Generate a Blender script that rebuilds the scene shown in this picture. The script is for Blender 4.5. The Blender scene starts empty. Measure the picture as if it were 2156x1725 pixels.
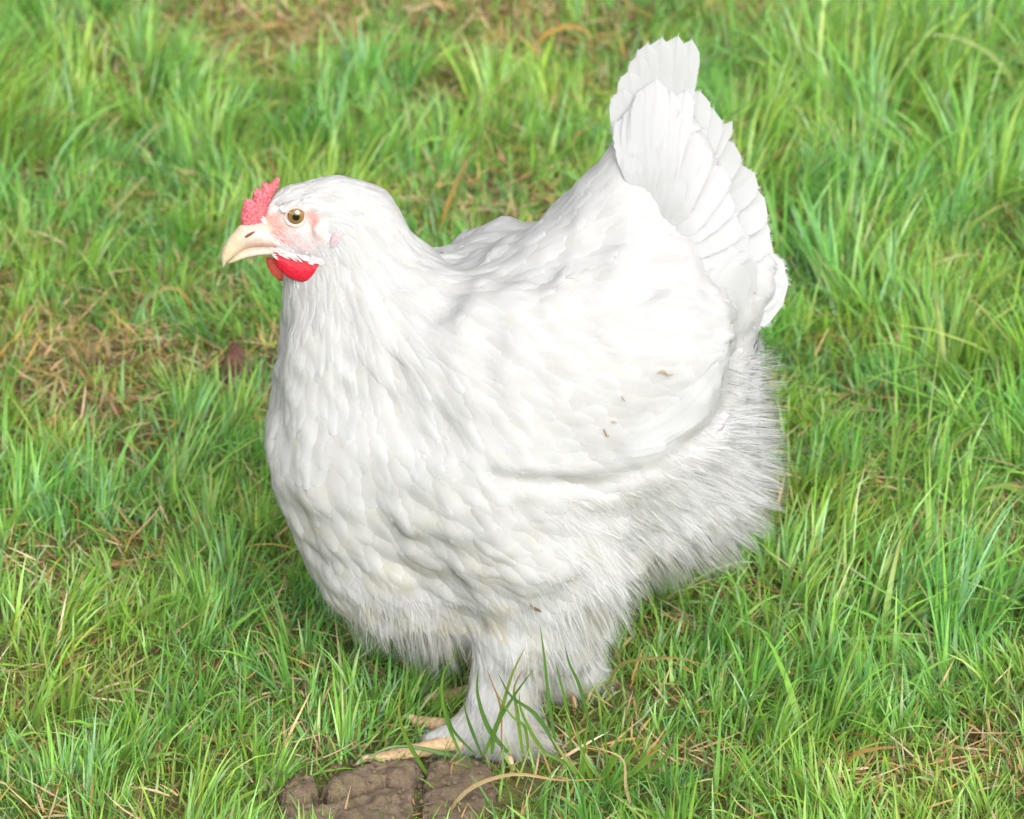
import bpy, bmesh, math
import numpy as np
from mathutils import Vector

# ------------------------------------------------------------------ camera
SC = bpy.context.scene
COL = SC.collection
rng = np.random.default_rng(11)
PITCH = math.radians(22.0)
CP, SP = math.cos(PITCH), math.sin(PITCH)
DIST, ZC = 4.0, 0.2425
CAM = np.array([0.0, -DIST * CP, ZC + DIST * SP])
FPX = 2156 * 200 / 36.0          # focal length in units of a 2156 px wide frame
cam = bpy.data.cameras.new('camera')
cam.lens = 200; cam.sensor_width = 36; cam.sensor_fit = 'HORIZONTAL'
cam.clip_start = 0.05; cam.clip_end = 2000
cam.dof.use_dof = True
cam.dof.focus_distance = 3.93
cam.dof.aperture_fstop = 14.0
cam_o = bpy.data.objects.new('camera', cam); COL.objects.link(cam_o)
cam_o.location = CAM; cam_o.rotation_euler = (math.pi / 2 - PITCH, 0, 0)
SC.camera = cam_o

# ------------------------------------------------------------------ sky, sun, exposure
SUN_EL, SUN_AZ = math.radians(32), math.radians(165)   # azimuth measured from +Y clockwise: behind the camera
W = bpy.data.worlds.new('World'); SC.world = W; W.use_nodes = True
nt = W.node_tree; nt.nodes.clear()
o_ = nt.nodes.new('ShaderNodeOutputWorld'); b_ = nt.nodes.new('ShaderNodeBackground')
sk = nt.nodes.new('ShaderNodeTexSky'); sk.sky_type = 'NISHITA'; sk.sun_disc = False
sk.sun_elevation = SUN_EL; sk.sun_rotation = SUN_AZ
sk.air_density = 1.0; sk.dust_density = 4.0; sk.ozone_density = 1.0
hs = nt.nodes.new('ShaderNodeHueSaturation'); hs.inputs['Saturation'].default_value = 0.18
nt.links.new(sk.outputs[0], hs.inputs['Color']); nt.links.new(hs.outputs[0], b_.inputs[0])
b_.inputs[1].default_value = 0.11
nt.links.new(b_.outputs[0], o_.inputs[0])
sun = bpy.data.lights.new('sun', 'SUN'); sun.energy = 1.5; sun.angle = math.radians(45); sun.color = (1.0, 0.985, 0.965)
sun_o = bpy.data.objects.new('sun', sun); COL.objects.link(sun_o)
sd = Vector((math.sin(SUN_AZ) * math.cos(SUN_EL), math.cos(SUN_AZ) * math.cos(SUN_EL), math.sin(SUN_EL)))
sun_o.rotation_euler = sd.to_track_quat('Z', 'Y').to_euler(); sun_o.location = (0, 0, 5)
SC.view_settings.view_transform = 'Standard'; SC.view_settings.look = 'None'
SC.view_settings.exposure = 1.2; SC.view_settings.gamma = 1.0; SC.view_settings.use_curve_mapping = False
SC.render.engine = 'CYCLES'
SC.cycles.max_bounces = 9; SC.cycles.diffuse_bounces = 6; SC.cycles.transmission_bounces = 4
SC.cycles.transparent_max_bounces = 4

# ------------------------------------------------------------------ measuring helpers
def P(dx, dy, y=0.0):
    """point of the upright plane at depth y that the photograph shows at (dx, dy) of a 2156 x 1725 frame"""
    d = np.array([(dx - 1078) / FPX, CP + SP * (862 - dy) / FPX, -SP + CP * (862 - dy) / FPX])
    return CAM + d * ((y - CAM[1]) / d[1])
def G(dx, dy, z=0.0):
    d = np.array([(dx - 1078) / FPX, CP + SP * (862 - dy) / FPX, -SP + CP * (862 - dy) / FPX])
    return CAM + d * ((z - CAM[2]) / d[2])
def project(p):
    q = p - CAM
    dep = q[:, 1] * CP - q[:, 2] * SP
    return 1078 + FPX * q[:, 0] / dep, 862 - FPX * (q[:, 1] * SP + q[:, 2] * CP) / dep
PX = 1 / 2994.0

def unit(v):
    return v / np.maximum(np.linalg.norm(v, axis=-1, keepdims=True), 1e-9)
def sstep(a, b, x):
    t = np.clip((x - a) / (b - a), 0, 1)
    return t * t * (3 - 2 * t)
def noise_fn(seed, wl, n=10, dim=3):
    r = np.random.default_rng(seed)
    k = unit(r.normal(size=(n, dim))) * (2 * math.pi / wl) * r.uniform(0.6, 1.7, (n, 1))
    ph = r.uniform(0, 6.28, n)
    return lambda p: np.sin(p @ k.T + ph).sum(-1) / math.sqrt(n / 2) * 0.7

# ------------------------------------------------------------------ mesh helpers
def mesh_np(name, verts, quads=None, tris=None, mat=None, parent=None, smooth=True, col=None, uv=None, link=True):
    me = bpy.data.meshes.new(name)
    verts = np.ascontiguousarray(verts, np.float32)
    nq = 0 if quads is None else len(quads); ntr = 0 if tris is None else len(tris)
    parts = []
    if nq: parts.append(np.asarray(quads, np.int32).ravel())
    if ntr: parts.append(np.asarray(tris, np.int32).ravel())
    loops = np.concatenate(parts)
    starts = np.concatenate([np.arange(nq) * 4, nq * 4 + np.arange(ntr) * 3]).astype(np.int32)
    me.vertices.add(len(verts)); me.vertices.foreach_set('co', verts.ravel())
    me.loops.add(len(loops)); me.loops.foreach_set('vertex_index', loops)
    me.polygons.add(nq + ntr); me.polygons.foreach_set('loop_start', starts)
    me.update(calc_edges=True)
    me.polygons.foreach_set('use_smooth', np.full(nq + ntr, smooth))
    if col is not None:
        a = me.attributes.new('tint', 'FLOAT_COLOR', 'POINT')
        c = np.ones((len(verts), 4), np.float32); c[:, :col.shape[1]] = col
        a.data.foreach_set('color', c.ravel())
    if uv is not None:
        u = me.uv_layers.new(name='uv')
        u.data.foreach_set('uv', np.ascontiguousarray(uv[loops], np.float32).ravel())
    me.validate()
    if mat: me.materials.append(mat)
    if not link: return me
    o = bpy.data.objects.new(name, me); COL.objects.link(o)
    if parent: o.parent = parent
    return o
def soft_normals(o, n):
    n = np.asarray(n, float)
    o.data.normals_split_custom_set_from_vertices([tuple(x) for x in n.tolist()])
def grid_normals(v):
    """v (N,R,C,3) lattice normals"""
    a = np.gradient(v, axis=1); b = np.gradient(v, axis=2)
    return unit(np.cross(b, a))
def tag(o, label=None, cat=None, group=None, kind=None):
    if label: o['label'] = label
    if cat: o['category'] = cat
    if group: o['group'] = group
    if kind: o['kind'] = kind
    return o
def empty(name, loc=(0, 0, 0)):
    o = bpy.data.objects.new(name, None); COL.objects.link(o); o.location = loc
    o.empty_display_size = 0.02
    return o

# ------------------------------------------------------------------ materials
def new_mat(name):
    m = bpy.data.materials.new(name); m.use_nodes = True
    n = m.node_tree; n.nodes.clear()
    out = n.nodes.new('ShaderNodeOutputMaterial')
    return m, n, out
def nd(n, t, **kw):
    x = n.nodes.new(t)
    for k, v in kw.items():
        if k in x.inputs: x.inputs[k].default_value = v
        else: setattr(x, k, v)
    return x
def noise_node(n, scale, detail=4, rough=0.6):
    tc = nd(n, 'ShaderNodeNewGeometry')
    t = nd(n, 'ShaderNodeTexNoise'); t.inputs['Scale'].default_value = scale
    t.inputs['Detail'].default_value = detail; t.inputs['Roughness'].default_value = rough
    n.links.new(tc.outputs['Position'], t.inputs['Vector'])
    return t
def ramp(n, fac, stops):
    r = nd(n, 'ShaderNodeValToRGB')
    e = r.color_ramp.elements
    while len(e) < len(stops): e.new(0.5)
    for i, (p, c) in enumerate(stops):
        e[i].position = p; e[i].color = (*c, 1)
    n.links.new(fac, r.inputs[0])
    return r
def mixc(n, fac, a, b, mode='MIX'):
    x = nd(n, 'ShaderNodeMix', data_type='RGBA', blend_type=mode)
    for s, v in ((0, fac), (6, a), (7, b)):
        if isinstance(v, (int, float)): x.inputs[s].default_value = v
        elif isinstance(v, tuple): x.inputs[s].default_value = (*v, 1)
        else: n.links.new(v, x.inputs[s])
    return x.outputs[2]

def mat_grass(name, trans=0.45, rough=0.36):
    m, n, out = new_mat(name)
    at = nd(n, 'ShaderNodeAttribute', attribute_name='tint')
    no = noise_node(n, 260, 2)
    c = mixc(n, 0.35, at.outputs['Color'], ramp(n, no.outputs[0], [(0.3, (0.55, 0.55, 0.5)), (0.7, (1.0, 1.0, 0.95))]).outputs[0], 'MULTIPLY')
    p = nd(n, 'ShaderNodeBsdfPrincipled', Roughness=rough)
    p.inputs['Specular IOR Level'].default_value = 0.55
    n.links.new(c, p.inputs['Base Color'])
    t = nd(n, 'ShaderNodeBsdfTranslucent'); n.links.new(c, t.inputs['Color'])
    mx = nd(n, 'ShaderNodeMixShader'); mx.inputs[0].default_value = trans
    n.links.new(p.outputs[0], mx.inputs[1]); n.links.new(t.outputs[0], mx.inputs[2])
    n.links.new(mx.outputs[0], out.inputs[0])
    return m
def mat_soil(name, cols, scale=60, bump=0.6, dist=0.004):
    m, n, out = new_mat(name)
    a = noise_node(n, scale, 8, 0.65); b = noise_node(n, scale * 7, 4, 0.7)
    c = ramp(n, a.outputs[0], cols).outputs[0]
    c = mixc(n, 0.5, c, ramp(n, b.outputs[0], [(0.3, (0.5, 0.48, 0.46)), (0.7, (1, 1, 1))]).outputs[0], 'MULTIPLY')
    p = nd(n, 'ShaderNodeBsdfPrincipled', Roughness=0.95)
    p.inputs['Specular IOR Level'].default_value = 0.15
    n.links.new(c, p.inputs['Base Color'])
    bp = nd(n, 'ShaderNodeBump', Strength=bump, Distance=dist)
    n.links.new(b.outputs[0], bp.inputs['Height']); n.links.new(bp.outputs[0], p.inputs['Normal'])
    n.links.new(p.outputs[0], out.inputs[0])
    return m
def mat_feather(name, trans=0.48, stain=True, base=(0.632, 0.635, 0.642)):
    m, n, out = new_mat(name)
    at = nd(n, 'ShaderNodeAttribute', attribute_name='tint')
    c = mixc(n, 1.0, base, at.outputs['Color'], 'MULTIPLY')
    if stain:      # earth and lichen-yellow dirt rubbed into the belly plumage
        g = nd(n, 'ShaderNodeNewGeometry'); s = nd(n, 'ShaderNodeSeparateXYZ'); n.links.new(g.outputs['Position'], s.inputs[0])
        mr = nd(n, 'ShaderNodeMapRange'); mr.inputs[1].default_value = 0.235; mr.inputs[2].default_value = 0.10
        n.links.new(s.outputs[2], mr.inputs[0])
        a = noise_node(n, 38, 3, 0.6)
        r = ramp(n, a.outputs[0], [(0.50, (0, 0, 0)), (0.72, (1, 1, 1))])
        mu = nd(n, 'ShaderNodeMath', operation='MULTIPLY'); n.links.new(mr.outputs[0], mu.inputs[0]); n.links.new(r.outputs[0], mu.inputs[1])
        m2 = nd(n, 'ShaderNodeMath', operation='MULTIPLY'); n.links.new(mu.outputs[0], m2.inputs[0]); m2.inputs[1].default_value = 0.42
        c = mixc(n, m2.outputs[0], c, (0.58, 0.49, 0.28))
    b = noise_node(n, 420, 2, 0.5)
    p = nd(n, 'ShaderNodeBsdfPrincipled', Roughness=0.8)
    p.inputs['Specular IOR Level'].default_value = 0.2
    p.inputs['Sheen Weight'].default_value = 0.12
    n.links.new(c, p.inputs['Base Color'])
    bp = nd(n, 'ShaderNodeBump', Strength=0.12, Distance=0.002)
    n.links.new(b.outputs[0], bp.inputs['Height']); n.links.new(bp.outputs[0], p.inputs['Normal'])
    t = nd(n, 'ShaderNodeBsdfTranslucent'); n.links.new(c, t.inputs['Color'])
    mx = nd(n, 'ShaderNodeMixShader'); mx.inputs[0].default_value = trans
    n.links.new(p.outputs[0], mx.inputs[1]); n.links.new(t.outputs[0], mx.inputs[2])
    n.links.new(mx.outputs[0], out.inputs[0])
    return m
def mat_skin(name, ca, cb, scale=900, rough=0.5, sss=0.25, bump=0.35, attr=False):
    m, n, out = new_mat(name)
    a = noise_node(n, scale, 3, 0.6)
    c = ramp(n, a.outputs[0], [(0.35, ca), (0.65, cb)]).outputs[0]
    if attr:
        at = nd(n, 'ShaderNodeAttribute', attribute_name='tint')
        c = mixc(n, 0.7, at.outputs['Color'], mixc(n, 1.0, at.outputs['Color'], ramp(n, a.outputs[0], [(0.35, ca), (0.65, cb)]).outputs[0], 'MULTIPLY'))
    p = nd(n, 'ShaderNodeBsdfPrincipled', Roughness=rough)
    p.inputs['Subsurface Weight'].default_value = sss
    p.inputs['Subsurface Scale'].default_value = 0.003
    p.inputs['Subsurface Radius'].default_value = (1.0, 0.4, 0.3)
    p.inputs['Specular IOR Level'].default_value = 0.35
    n.links.new(c, p.inputs['Base Color'])
    bp = nd(n, 'ShaderNodeBump', Strength=bump, Distance=0.0012)
    n.links.new(a.outputs[0], bp.inputs['Height']); n.links.new(bp.outputs[0], p.inputs['Normal'])
    n.links.new(p.outputs[0], out.inputs[0])
    return m
def mat_plain(name, c, rough=0.5, spec=0.4, coat=0.0):
    m, n, out = new_mat(name)
    no = noise_node(n, 700, 3)
    cc = mixc(n, 0.3, c, ramp(n, no.outputs[0], [(0.3, (0.6, 0.6, 0.6)), (0.7, (1, 1, 1))]).outputs[0], 'MULTIPLY')
    p = nd(n, 'ShaderNodeBsdfPrincipled', Roughness=rough)
    p.inputs['Specular IOR Level'].default_value = spec; p.inputs['Coat Weight'].default_value = coat
    p.inputs['Coat Roughness'].default_value = 0.05
    n.links.new(cc, p.inputs['Base Color']); n.links.new(p.outputs[0], out.inputs[0])
    return m
M_GRASS = mat_grass('grass_blade')
M_STRAW = mat_grass('dry_straw', 0.2, 0.7)
M_GROUND = mat_soil('ground_soil', [(0.30, (0.045, 0.03, 0.018)), (0.46, (0.13, 0.12, 0.045)), (0.62, (0.14, 0.20, 0.04))], 14, 0.9, 0.006)
M_CLOD = mat_soil('dried_mud',  [(0.32, (0.15, 0.11, 0.078)), (0.52, (0.27, 0.20, 0.14)), (0.68, (0.23, 0.21, 0.095))], 90, 1.0, 0.0035)
M_REDCLOD = mat_soil('red_earth', [(0.3, (0.10, 0.05, 0.035)), (0.6, (0.24, 0.12, 0.09))], 120, 0.8, 0.003)
M_FEATHER = mat_feather('white_feather')
M_DOWN = mat_feather('white_down', 0.5, True, (0.80, 0.80, 0.80))
M_QUILL = mat_feather('white_quill_feather', 0.25, False)

# ------------------------------------------------------------------ ground and grass
gn1, gn2 = noise_fn(3, 0.9, 8, 2), noise_fn(4, 0.22, 10, 2)
def ground_z(xy):
    z = 0.010 * gn1(xy) + 0.006 * gn2(xy)
    near = np.exp(-((xy[:, 0] - 0.0) ** 2 + (xy[:, 1]) ** 2) / 0.25 ** 2)
    return z * (1 - near) * np.exp(-np.hypot(xy[:, 0], xy[:, 1] - 0.8) / 6)
def build_ground():
    a = np.concatenate([-np.geomspace(900, 2.0, 14), np.linspace(-1.9, 1.9, 140), np.geomspace(2.0, 900, 14)])
    b = np.concatenate([-np.geomspace(900, 1.0, 14), np.linspace(-0.95, 3.4, 160), np.geomspace(3.5, 900, 14)])
    X, Y = np.meshgrid(a, b)
    xy = np.stack([X.ravel(), Y.ravel()], 1)
    v = np.column_stack([xy, ground_z(xy)])
    nx, ny = len(a), len(b)
    i = (np.arange(ny - 1)[:, None] * nx + np.arange(nx - 1)).ravel()
    o = mesh_np('ground', v, np.stack([i, i + 1, i + nx + 1, i + nx], 1), mat=M_GROUND)
    tag(o, kind='structure')
build_ground()

def blade_mesh(base, length, width, ang, lean, curve, col, tipcol=None, seg=4, twist=None, fold=0.0, taper=0.75):
    """ribbons: base (N,3); ang = compass of the lean; lean/curve in radians; returns verts, quads, colours"""
    N = len(base)
    d = np.stack([np.cos(ang), np.sin(ang), np.zeros(N)], 1)
    up = np.array([0, 0, 1.0])
    side0 = np.stack([-np.sin(ang), np.cos(ang), np.zeros(N)], 1)
    if twist is None: twist = rng.uniform(-0.9, 0.9, N)
    p = base.copy()
    rows, cols = [], []
    nc = 3 if fold else 2
    for j in range(seg + 1):
        t = j / seg
        th = lean + curve * t ** 1.3
        tan = d * np.sin(th)[:, None] + up * np.cos(th)[:, None]
        if j: p = p + tan * (length / seg)[:, None]
        nrm = d * np.cos(th)[:, None] - up * np.sin(th)[:, None]
        tw = twist * (0.4 + t)
        s = side0 * np.cos(tw)[:, None] + nrm * np.sin(tw)[:, None]
        w = (width * 0.5 * np.clip((1 - t) / taper, 0, 1) ** 0.8 * (0.65 + 0.35 * min(1, t * 4)))[:, None] + 0.00008
        if fold:
            nn = np.cross(tan, s)
            rows += [p - s * w, p - nn * w * fold, p + s * w]
        else:
            rows += [p - s * w, p + s * w]
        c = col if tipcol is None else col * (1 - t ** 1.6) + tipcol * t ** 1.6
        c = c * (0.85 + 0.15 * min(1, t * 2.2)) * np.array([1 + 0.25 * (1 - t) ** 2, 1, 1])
        cols += [c] * nc
    R = (seg + 1) * nc
    v = np.stack(rows, 1).reshape(-1, 3)
    c = np.stack(cols, 1).reshape(-1, 3)
    q = []
    for j in range(seg):
        for k in range(nc - 1):
            a = j * nc + k
            q.append([a, a + 1, a + nc + 1, a + nc])
    q = (np.arange(N)[:, None, None] * R + np.array(q)[None]).reshape(-1, 4)
    return v, q, c

# dry places and tall places seen in the lawn: (frame x, frame y, radius x, radius y in metres, strength)
DRY = [(160, 800, 0.11, 0.15, 0.95), (330, 660, 0.08, 0.10, 0.6), (560, 50, 0.14, 0.16, 0.8), (980, 60, 0.17, 0.18, 0.75), (1000, 430, 0.10, 0.12, 0.55),
       (2070, 1130, 0.06, 0.05, 0.9), (60, 1240, 0.05, 0.06, 0.7), (1300, 1600, 0.10, 0.03, 0.75), (1980, 1640, 0.12, 0.03, 0.7), (520, 780, 0.06, 0.08, 0.7),
       (300, 1180, 0.07, 0.04, 0.4), (1650, 500, 0.06, 0.08, 0.4), (250, 130, 0.08, 0.1, 0.4), (1720, 60, 0.1, 0.12, 0.45)]
TALL = [(1850, 500, 0.20, 0.35, 0.9), (2080, 250, 0.22, 0.45, 1.35), (2000, 700, 0.15, 0.2, 0.8), (1800, 1250, 0.16, 0.10, 0.45), (450, 1080, 0.12, 0.08, 0.35), (60, 200, 0.15, 0.3, 0.5),
        (300, 1450, 0.12, 0.05, 0.5), (2000, 1000, 0.1, 0.12, 0.4), (800, 250, 0.2, 0.2, 0.3), (1500, 1420, 0.05, 0.06, 0.1)]
BARE = [(790, 1690, 0.105, 0.065, 1.0), (1000, 1600, 0.10, 0.02, 0.85), (1000, 1665, 0.06, 0.02, 0.8)]
def field(spots, xy):
    f = np.zeros(len(xy))
    for x, y, rx, ry, s in spots:
        g = G(x, y)
        f = np.maximum(f, s * np.exp(-(((xy[:, 0] - g[0]) / rx) ** 2 + ((xy[:, 1] - g[1]) / ry) ** 2) ** 1.4))
    return f
wob = noise_fn(8, 0.12, 10, 2); wob2 = noise_fn(9, 0.35, 8, 2); hue = noise_fn(10, 0.25, 8, 2)
FOOT = [(G(1050, 1560), 0.035), (G(960, 1585), 0.022), (G(880, 1595), 0.018)]
def feet_clear(xy):
    k = np.ones(len(xy), bool)
    for g, r in FOOT: k &= np.hypot(xy[:, 0] - g[0], xy[:, 1] - g[1]) > r
    return k
def under_hen(xy):
    return np.exp(-(((xy[:, 0] - 0.02) / 0.15) ** 4 + ((xy[:, 1] - 0.02) / 0.10) ** 4))
GREENS = np.array([[0.230, 0.500, 0.080], [0.185, 0.450, 0.080], [0.285, 0.535, 0.085], [0.245, 0.480, 0.190], [0.350, 0.535, 0.135], [0.150, 0.360, 0.090]])
STRAWS = np.array([[0.50, 0.37, 0.19], [0.42, 0.27, 0.11], [0.55, 0.46, 0.28], [0.36, 0.20, 0.10], [0.46, 0.36, 0.09]])
def pick_cols(xy, straw_p):
    N = len(xy)
    g = GREENS[np.minimum(rng.choice(6, N, p=[.26, .22, .20, .14, .10, .08]), 5)] * rng.uniform(0.78, 1.25, (N, 1))
    h = hue(xy)[:, None]
    g = g * (1 + np.clip(h, -1, 1) * np.array([[0.22, 0.06, -0.05]]))
    s = STRAWS[rng.integers(0, 5, N)] * rng.uniform(0.7, 1.15, (N, 1))
    is_s = rng.random(N) < straw_p
    c = np.where(is_s[:, None], s, g)
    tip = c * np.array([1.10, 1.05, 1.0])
    brown = (~is_s) & (rng.random(N) < 0.06)
    tip[brown] = STRAWS[1] * 0.9
    return c, tip, is_s

def scatter(n, x0, x1, y0, y1, halfwidth=True):
    xy = np.column_stack([rng.uniform(x0, x1, n), rng.uniform(y0, y1, n)])
    return xy
def grow_grass():
    V, Q, C = [], [], []; off = 0
    def put(v, q, c):
        nonlocal off
        V.append(v); Q.append(q + off); C.append(c); off += len(v)
    for (x0, x1, y0, y1, tufts, per, short) in [(-0.62, 0.62, -0.32, 2.15, 3300, 28, 98000),
                                                 (-1.7, -0.62, -0.8, 2.6, 1500, 18, 9000), (0.62, 1.7, -0.8, 2.6, 1500, 18, 9000),
                                                 (-0.62, 0.62, -0.8, -0.32, 260, 18, 2500), (-1.7, 1.7, 2.15, 7.0, 3200, 12, 9000)]:
        # tufts that fan out from a crown
        main = short > 50000
        xy = scatter(tufts, x0, x1, y0, y1)
        keep = rng.random(len(xy)) > np.maximum(0.72 * field(DRY, xy), 1.15 * field(BARE, xy)) + 0.32 * sstep(0.0, 1.0, wob(xy))
        xy = xy[keep]
        n = len(xy)
        tl = (0.043 * (1 + 0.75 * field(TALL, xy)) * (1 + 0.28 * wob2(xy)) * (1 - 0.45 * field(DRY, xy))) * rng.uniform(0.7, 1.35, n)
        ta = rng.uniform(0, 6.28, n) * 0.35 + (wob2(xy + 7.1) * 2.2)
        cnt = rng.integers(int(per * 0.5), int(per * 1.5), n)
        idx = np.repeat(np.arange(n), cnt); N = len(idx)
        ra, rr = rng.uniform(0, 6.28, N), np.abs(rng.normal(0, 1, N))
        b = xy[idx] + np.column_stack([np.cos(ra), np.sin(ra)]) * (rr * 0.011)[:, None]
        k = feet_clear(b); b, idx, ra, rr = b[k], idx[k], ra[k], rr[k]; N = len(b)
        L = np.maximum(tl[idx] * rng.uniform(0.45, 1.3, N), 0.012)
        uh = under_hen(b)
        L *= 1 - 0.45 * uh
        # near-side blades in front of the bird's feet stay low so that the feet show
        fr = np.exp(-(((b[:, 0] + 0.035) / 0.09) ** 4 + ((b[:, 1] + 0.10) / 0.06) ** 4)); L *= 1 - 0.62 * fr
        ex = np.cos(ra) * rr * 0.7 + np.cos(ta[idx]) * 0.9; ey = np.sin(ra) * rr * 0.7 + np.sin(ta[idx]) * 0.9
        ang = np.arctan2(ey, ex) + rng.normal(0, 0.35, N)
        lean = np.abs(rng.normal(0.10, 0.22, N)) + 0.16 * rr
        curve = np.abs(rng.normal(0.35, 0.45, N)) + 0.2 * rr
        sp = 0.05 + 0.45 * field(DRY, b) + 0.08 * sstep(0, 1, wob(b))
        c, tip, s = pick_cols(b, sp)
        lean[s] += 0.55; curve[s] += 0.5
        wd = rng.uniform(0.0012, 0.0030, N) * (0.68 + L * 5) * (1 if main else 1.9)
        lie = rng.random(N) < 0.07; lean[lie] = rng.uniform(0.9, 1.4, lie.sum()); L[lie] *= 1.35; ang[lie] = rng.uniform(0, 6.28, lie.sum())
        broad = rng.random(N) < 0.10; wd[broad] *= 1.6; L[broad] *= 1.1
        base = np.column_stack([b, ground_z(b) - 0.002])
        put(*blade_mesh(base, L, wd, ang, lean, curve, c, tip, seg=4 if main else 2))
        # short undergrowth
        b = scatter(short, x0, x1, y0, y1)
        k = (rng.random(len(b)) > np.maximum(1.1 * field(BARE, b), 0.35 * field(DRY, b))) & feet_clear(b); b = b[k]; N = len(b)
        c, tip, s = pick_cols(b, 0.10 + 0.55 * field(DRY, b) + 0.14 * sstep(0.1, 0.9, wob(b)))
        L = rng.uniform(0.012, 0.038, N); wd = rng.uniform(0.0010, 0.0024, N)
        lean = np.abs(rng.normal(0.35, 0.45, N)); lean[s] += 0.5
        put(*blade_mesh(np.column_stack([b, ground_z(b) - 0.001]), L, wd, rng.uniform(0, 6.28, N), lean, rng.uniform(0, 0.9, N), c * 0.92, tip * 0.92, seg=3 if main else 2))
    o = mesh_np('grass', np.concatenate(V), np.concatenate(Q), mat=M_GRASS, col=np.concatenate(C))
    tag(o, 'bright green lawn grass growing in tufts all round the white hen', 'grass', kind='stuff')
grow_grass()

def lay_thatch():
    """flattened dead blades and moss between the tufts"""
    n = 52000
    xy = scatter(n, -0.7, 0.7, -0.35, 2.2)
    w = np.maximum(field(DRY, xy) * 1.2, 0.20 + 0.40 * sstep(0.0, 1, wob(xy)))
    k = (rng.random(n) < w) & feet_clear(xy); b = xy[k]
    b = b[rng.random(len(b)) > 0.9 * field(BARE, b)]; N = len(b)
    c = STRAWS[rng.choice(5, N, p=[.32, .16, .26, .06, .20])] * rng.uniform(0.75, 1.25, (N, 1))
    z = ground_z(b) + rng.uniform(0.001, 0.010, N)
    v, q, cc = blade_mesh(np.column_stack([b, z]), rng.uniform(0.012, 0.05, N), rng.uniform(0.0009, 0.0023, N), rng.uniform(0, 6.28, N),
                          rng.normal(1.32, 0.22, N), rng.normal(0.2, 0.35, N), c, c, seg=4)
    tag(mesh_np('thatch', v, q, mat=M_STRAW, col=cc), 'pale dead thatch lying flat between the green grass tufts', 'dead grass', kind='stuff')
lay_thatch()

# ================================================================== THE HEN
# ------------------------------------------------------------------ body volume as a blended field of tapered capsules
PRIMS = []
def cap(x1, y1, r1, x2, y2, r2, yc=0.0, ratio=1.0, k=0.03, mirror=False, far=None):
    a, b = P(x1, y1, yc), P(x2, y2, yc)
    PRIMS.append((a, b, r1 * PX, r2 * PX, yc, ratio, k))
    if mirror:
        a2, b2 = a.copy(), b.copy()
        if far: a2[0] += far; b2[0] += far
        a2[1] *= -1; b2[1] *= -1
        PRIMS.append((a2, b2, r1 * PX, r2 * PX, -yc, ratio, k))
cap(796, 935, 234, 1060, 930, 315, ratio=0.92, k=0.0)                 # breast to middle
cap(1060, 930, 320, 1320, 880, 250, ratio=0.92, k=0.03)               # middle to rump
cap(1250, 630, 215, 1392, 330, 98, ratio=0.60, k=0.045)               # saddle rising to the tail
cap(1385, 420, 92, 1455, 600, 135, ratio=0.75, k=0.04)                # cushion behind the saddle
cap(920, 705, 62, 1220, 680, 70, -0.048, 0.6, 0.06, True)               # fill of the shoulder
cap(1450, 685, 88, 1496, 705, 52, ratio=0.85, k=0.05)                 # wing tip to tail side
cap(1010, 770, 70, 1330, 640, 150, ratio=1.12, k=0.06)                # mantle between the wings
cap(1385, 340, 72, 1530, 450, 62, ratio=0.42, k=0.025)
cap(1460, 540, 110, 1555, 570, 66, ratio=0.48, k=0.03)
cap(975, 520, 26, 1055, 488, 28, 0.080, 0.6, 0.030)                    # far shoulder
cap(1330, 880, 232, 1400, 1000, 188, ratio=0.82, k=0.035)               # rear fluff
cap(845, 1150, 192, 1080, 1185, 190, ratio=0.85, k=0.04)              # belly
cap(1130, 1165, 160, 1120, 1315, 82, -0.050, 0.8, 0.025, True, 0.0)  # thighs
cap(1195, 1185, 135, 1188, 1350, 60, -0.045, 0.8, 0.015, True, -0.01)
cap(735, 540, 105, 790, 720, 178, ratio=0.72, k=0.03)                 # neck
cap(790, 720, 178, 860, 890, 225, ratio=0.80, k=0.04)
cap(700, 462, 84, 765, 490, 90, ratio=0.62, k=0.012)                  # nape
cap(765, 490, 90, 850, 625, 118, ratio=0.70, k=0.02)
cap(632, 455, 70, 700, 458, 84, ratio=0.56, k=0.01)                   # skull
cap(572, 497, 36, 640, 485, 66, ratio=0.55, k=0.008)                  # face
cap(600, 528, 26, 690, 560, 52, ratio=0.60, k=0.012)                  # chin and throat
cap(668, 600, 50, 700, 660, 90, ratio=0.8, k=0.02)
cap(585, 440, 7, 655, 430, 12, -0.0140, 0.5, 0.010, True)            # brow
cap(684, 482, 22, 702, 474, 20, -0.0190, 0.5, 0.006, True)            # ear tuft
cap(1060, 800, 110, 1150, 825, 145, -0.062, 0.34, 0.055, True)         # wing
cap(1150, 825, 145, 1300, 812, 155, -0.073, 0.34, 0.050, True)
cap(1300, 812, 155, 1430, 725, 100, -0.066, 0.34, 0.050, True)
LEGX = 0.045
cap(1085, 1330, 72, 1058, 1465, 60, -0.05, 0.85, 0.018, True, LEGX)   # feathered shanks
cap(1058, 1465, 62, 1055, 1535, 66, -0.05, 0.9, 0.01, True, LEGX)
cap(1035, 1520, 52, 918, 1562, 24, -0.054, 0.9, 0.016, True, LEGX)
cap(1075, 1540, 44, 1130, 1562, 20, -0.056, 0.9, 0.016, True, LEGX)
lump = noise_fn(21, 0.055, 14); lump2 = noise_fn(22, 0.024, 14)
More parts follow.
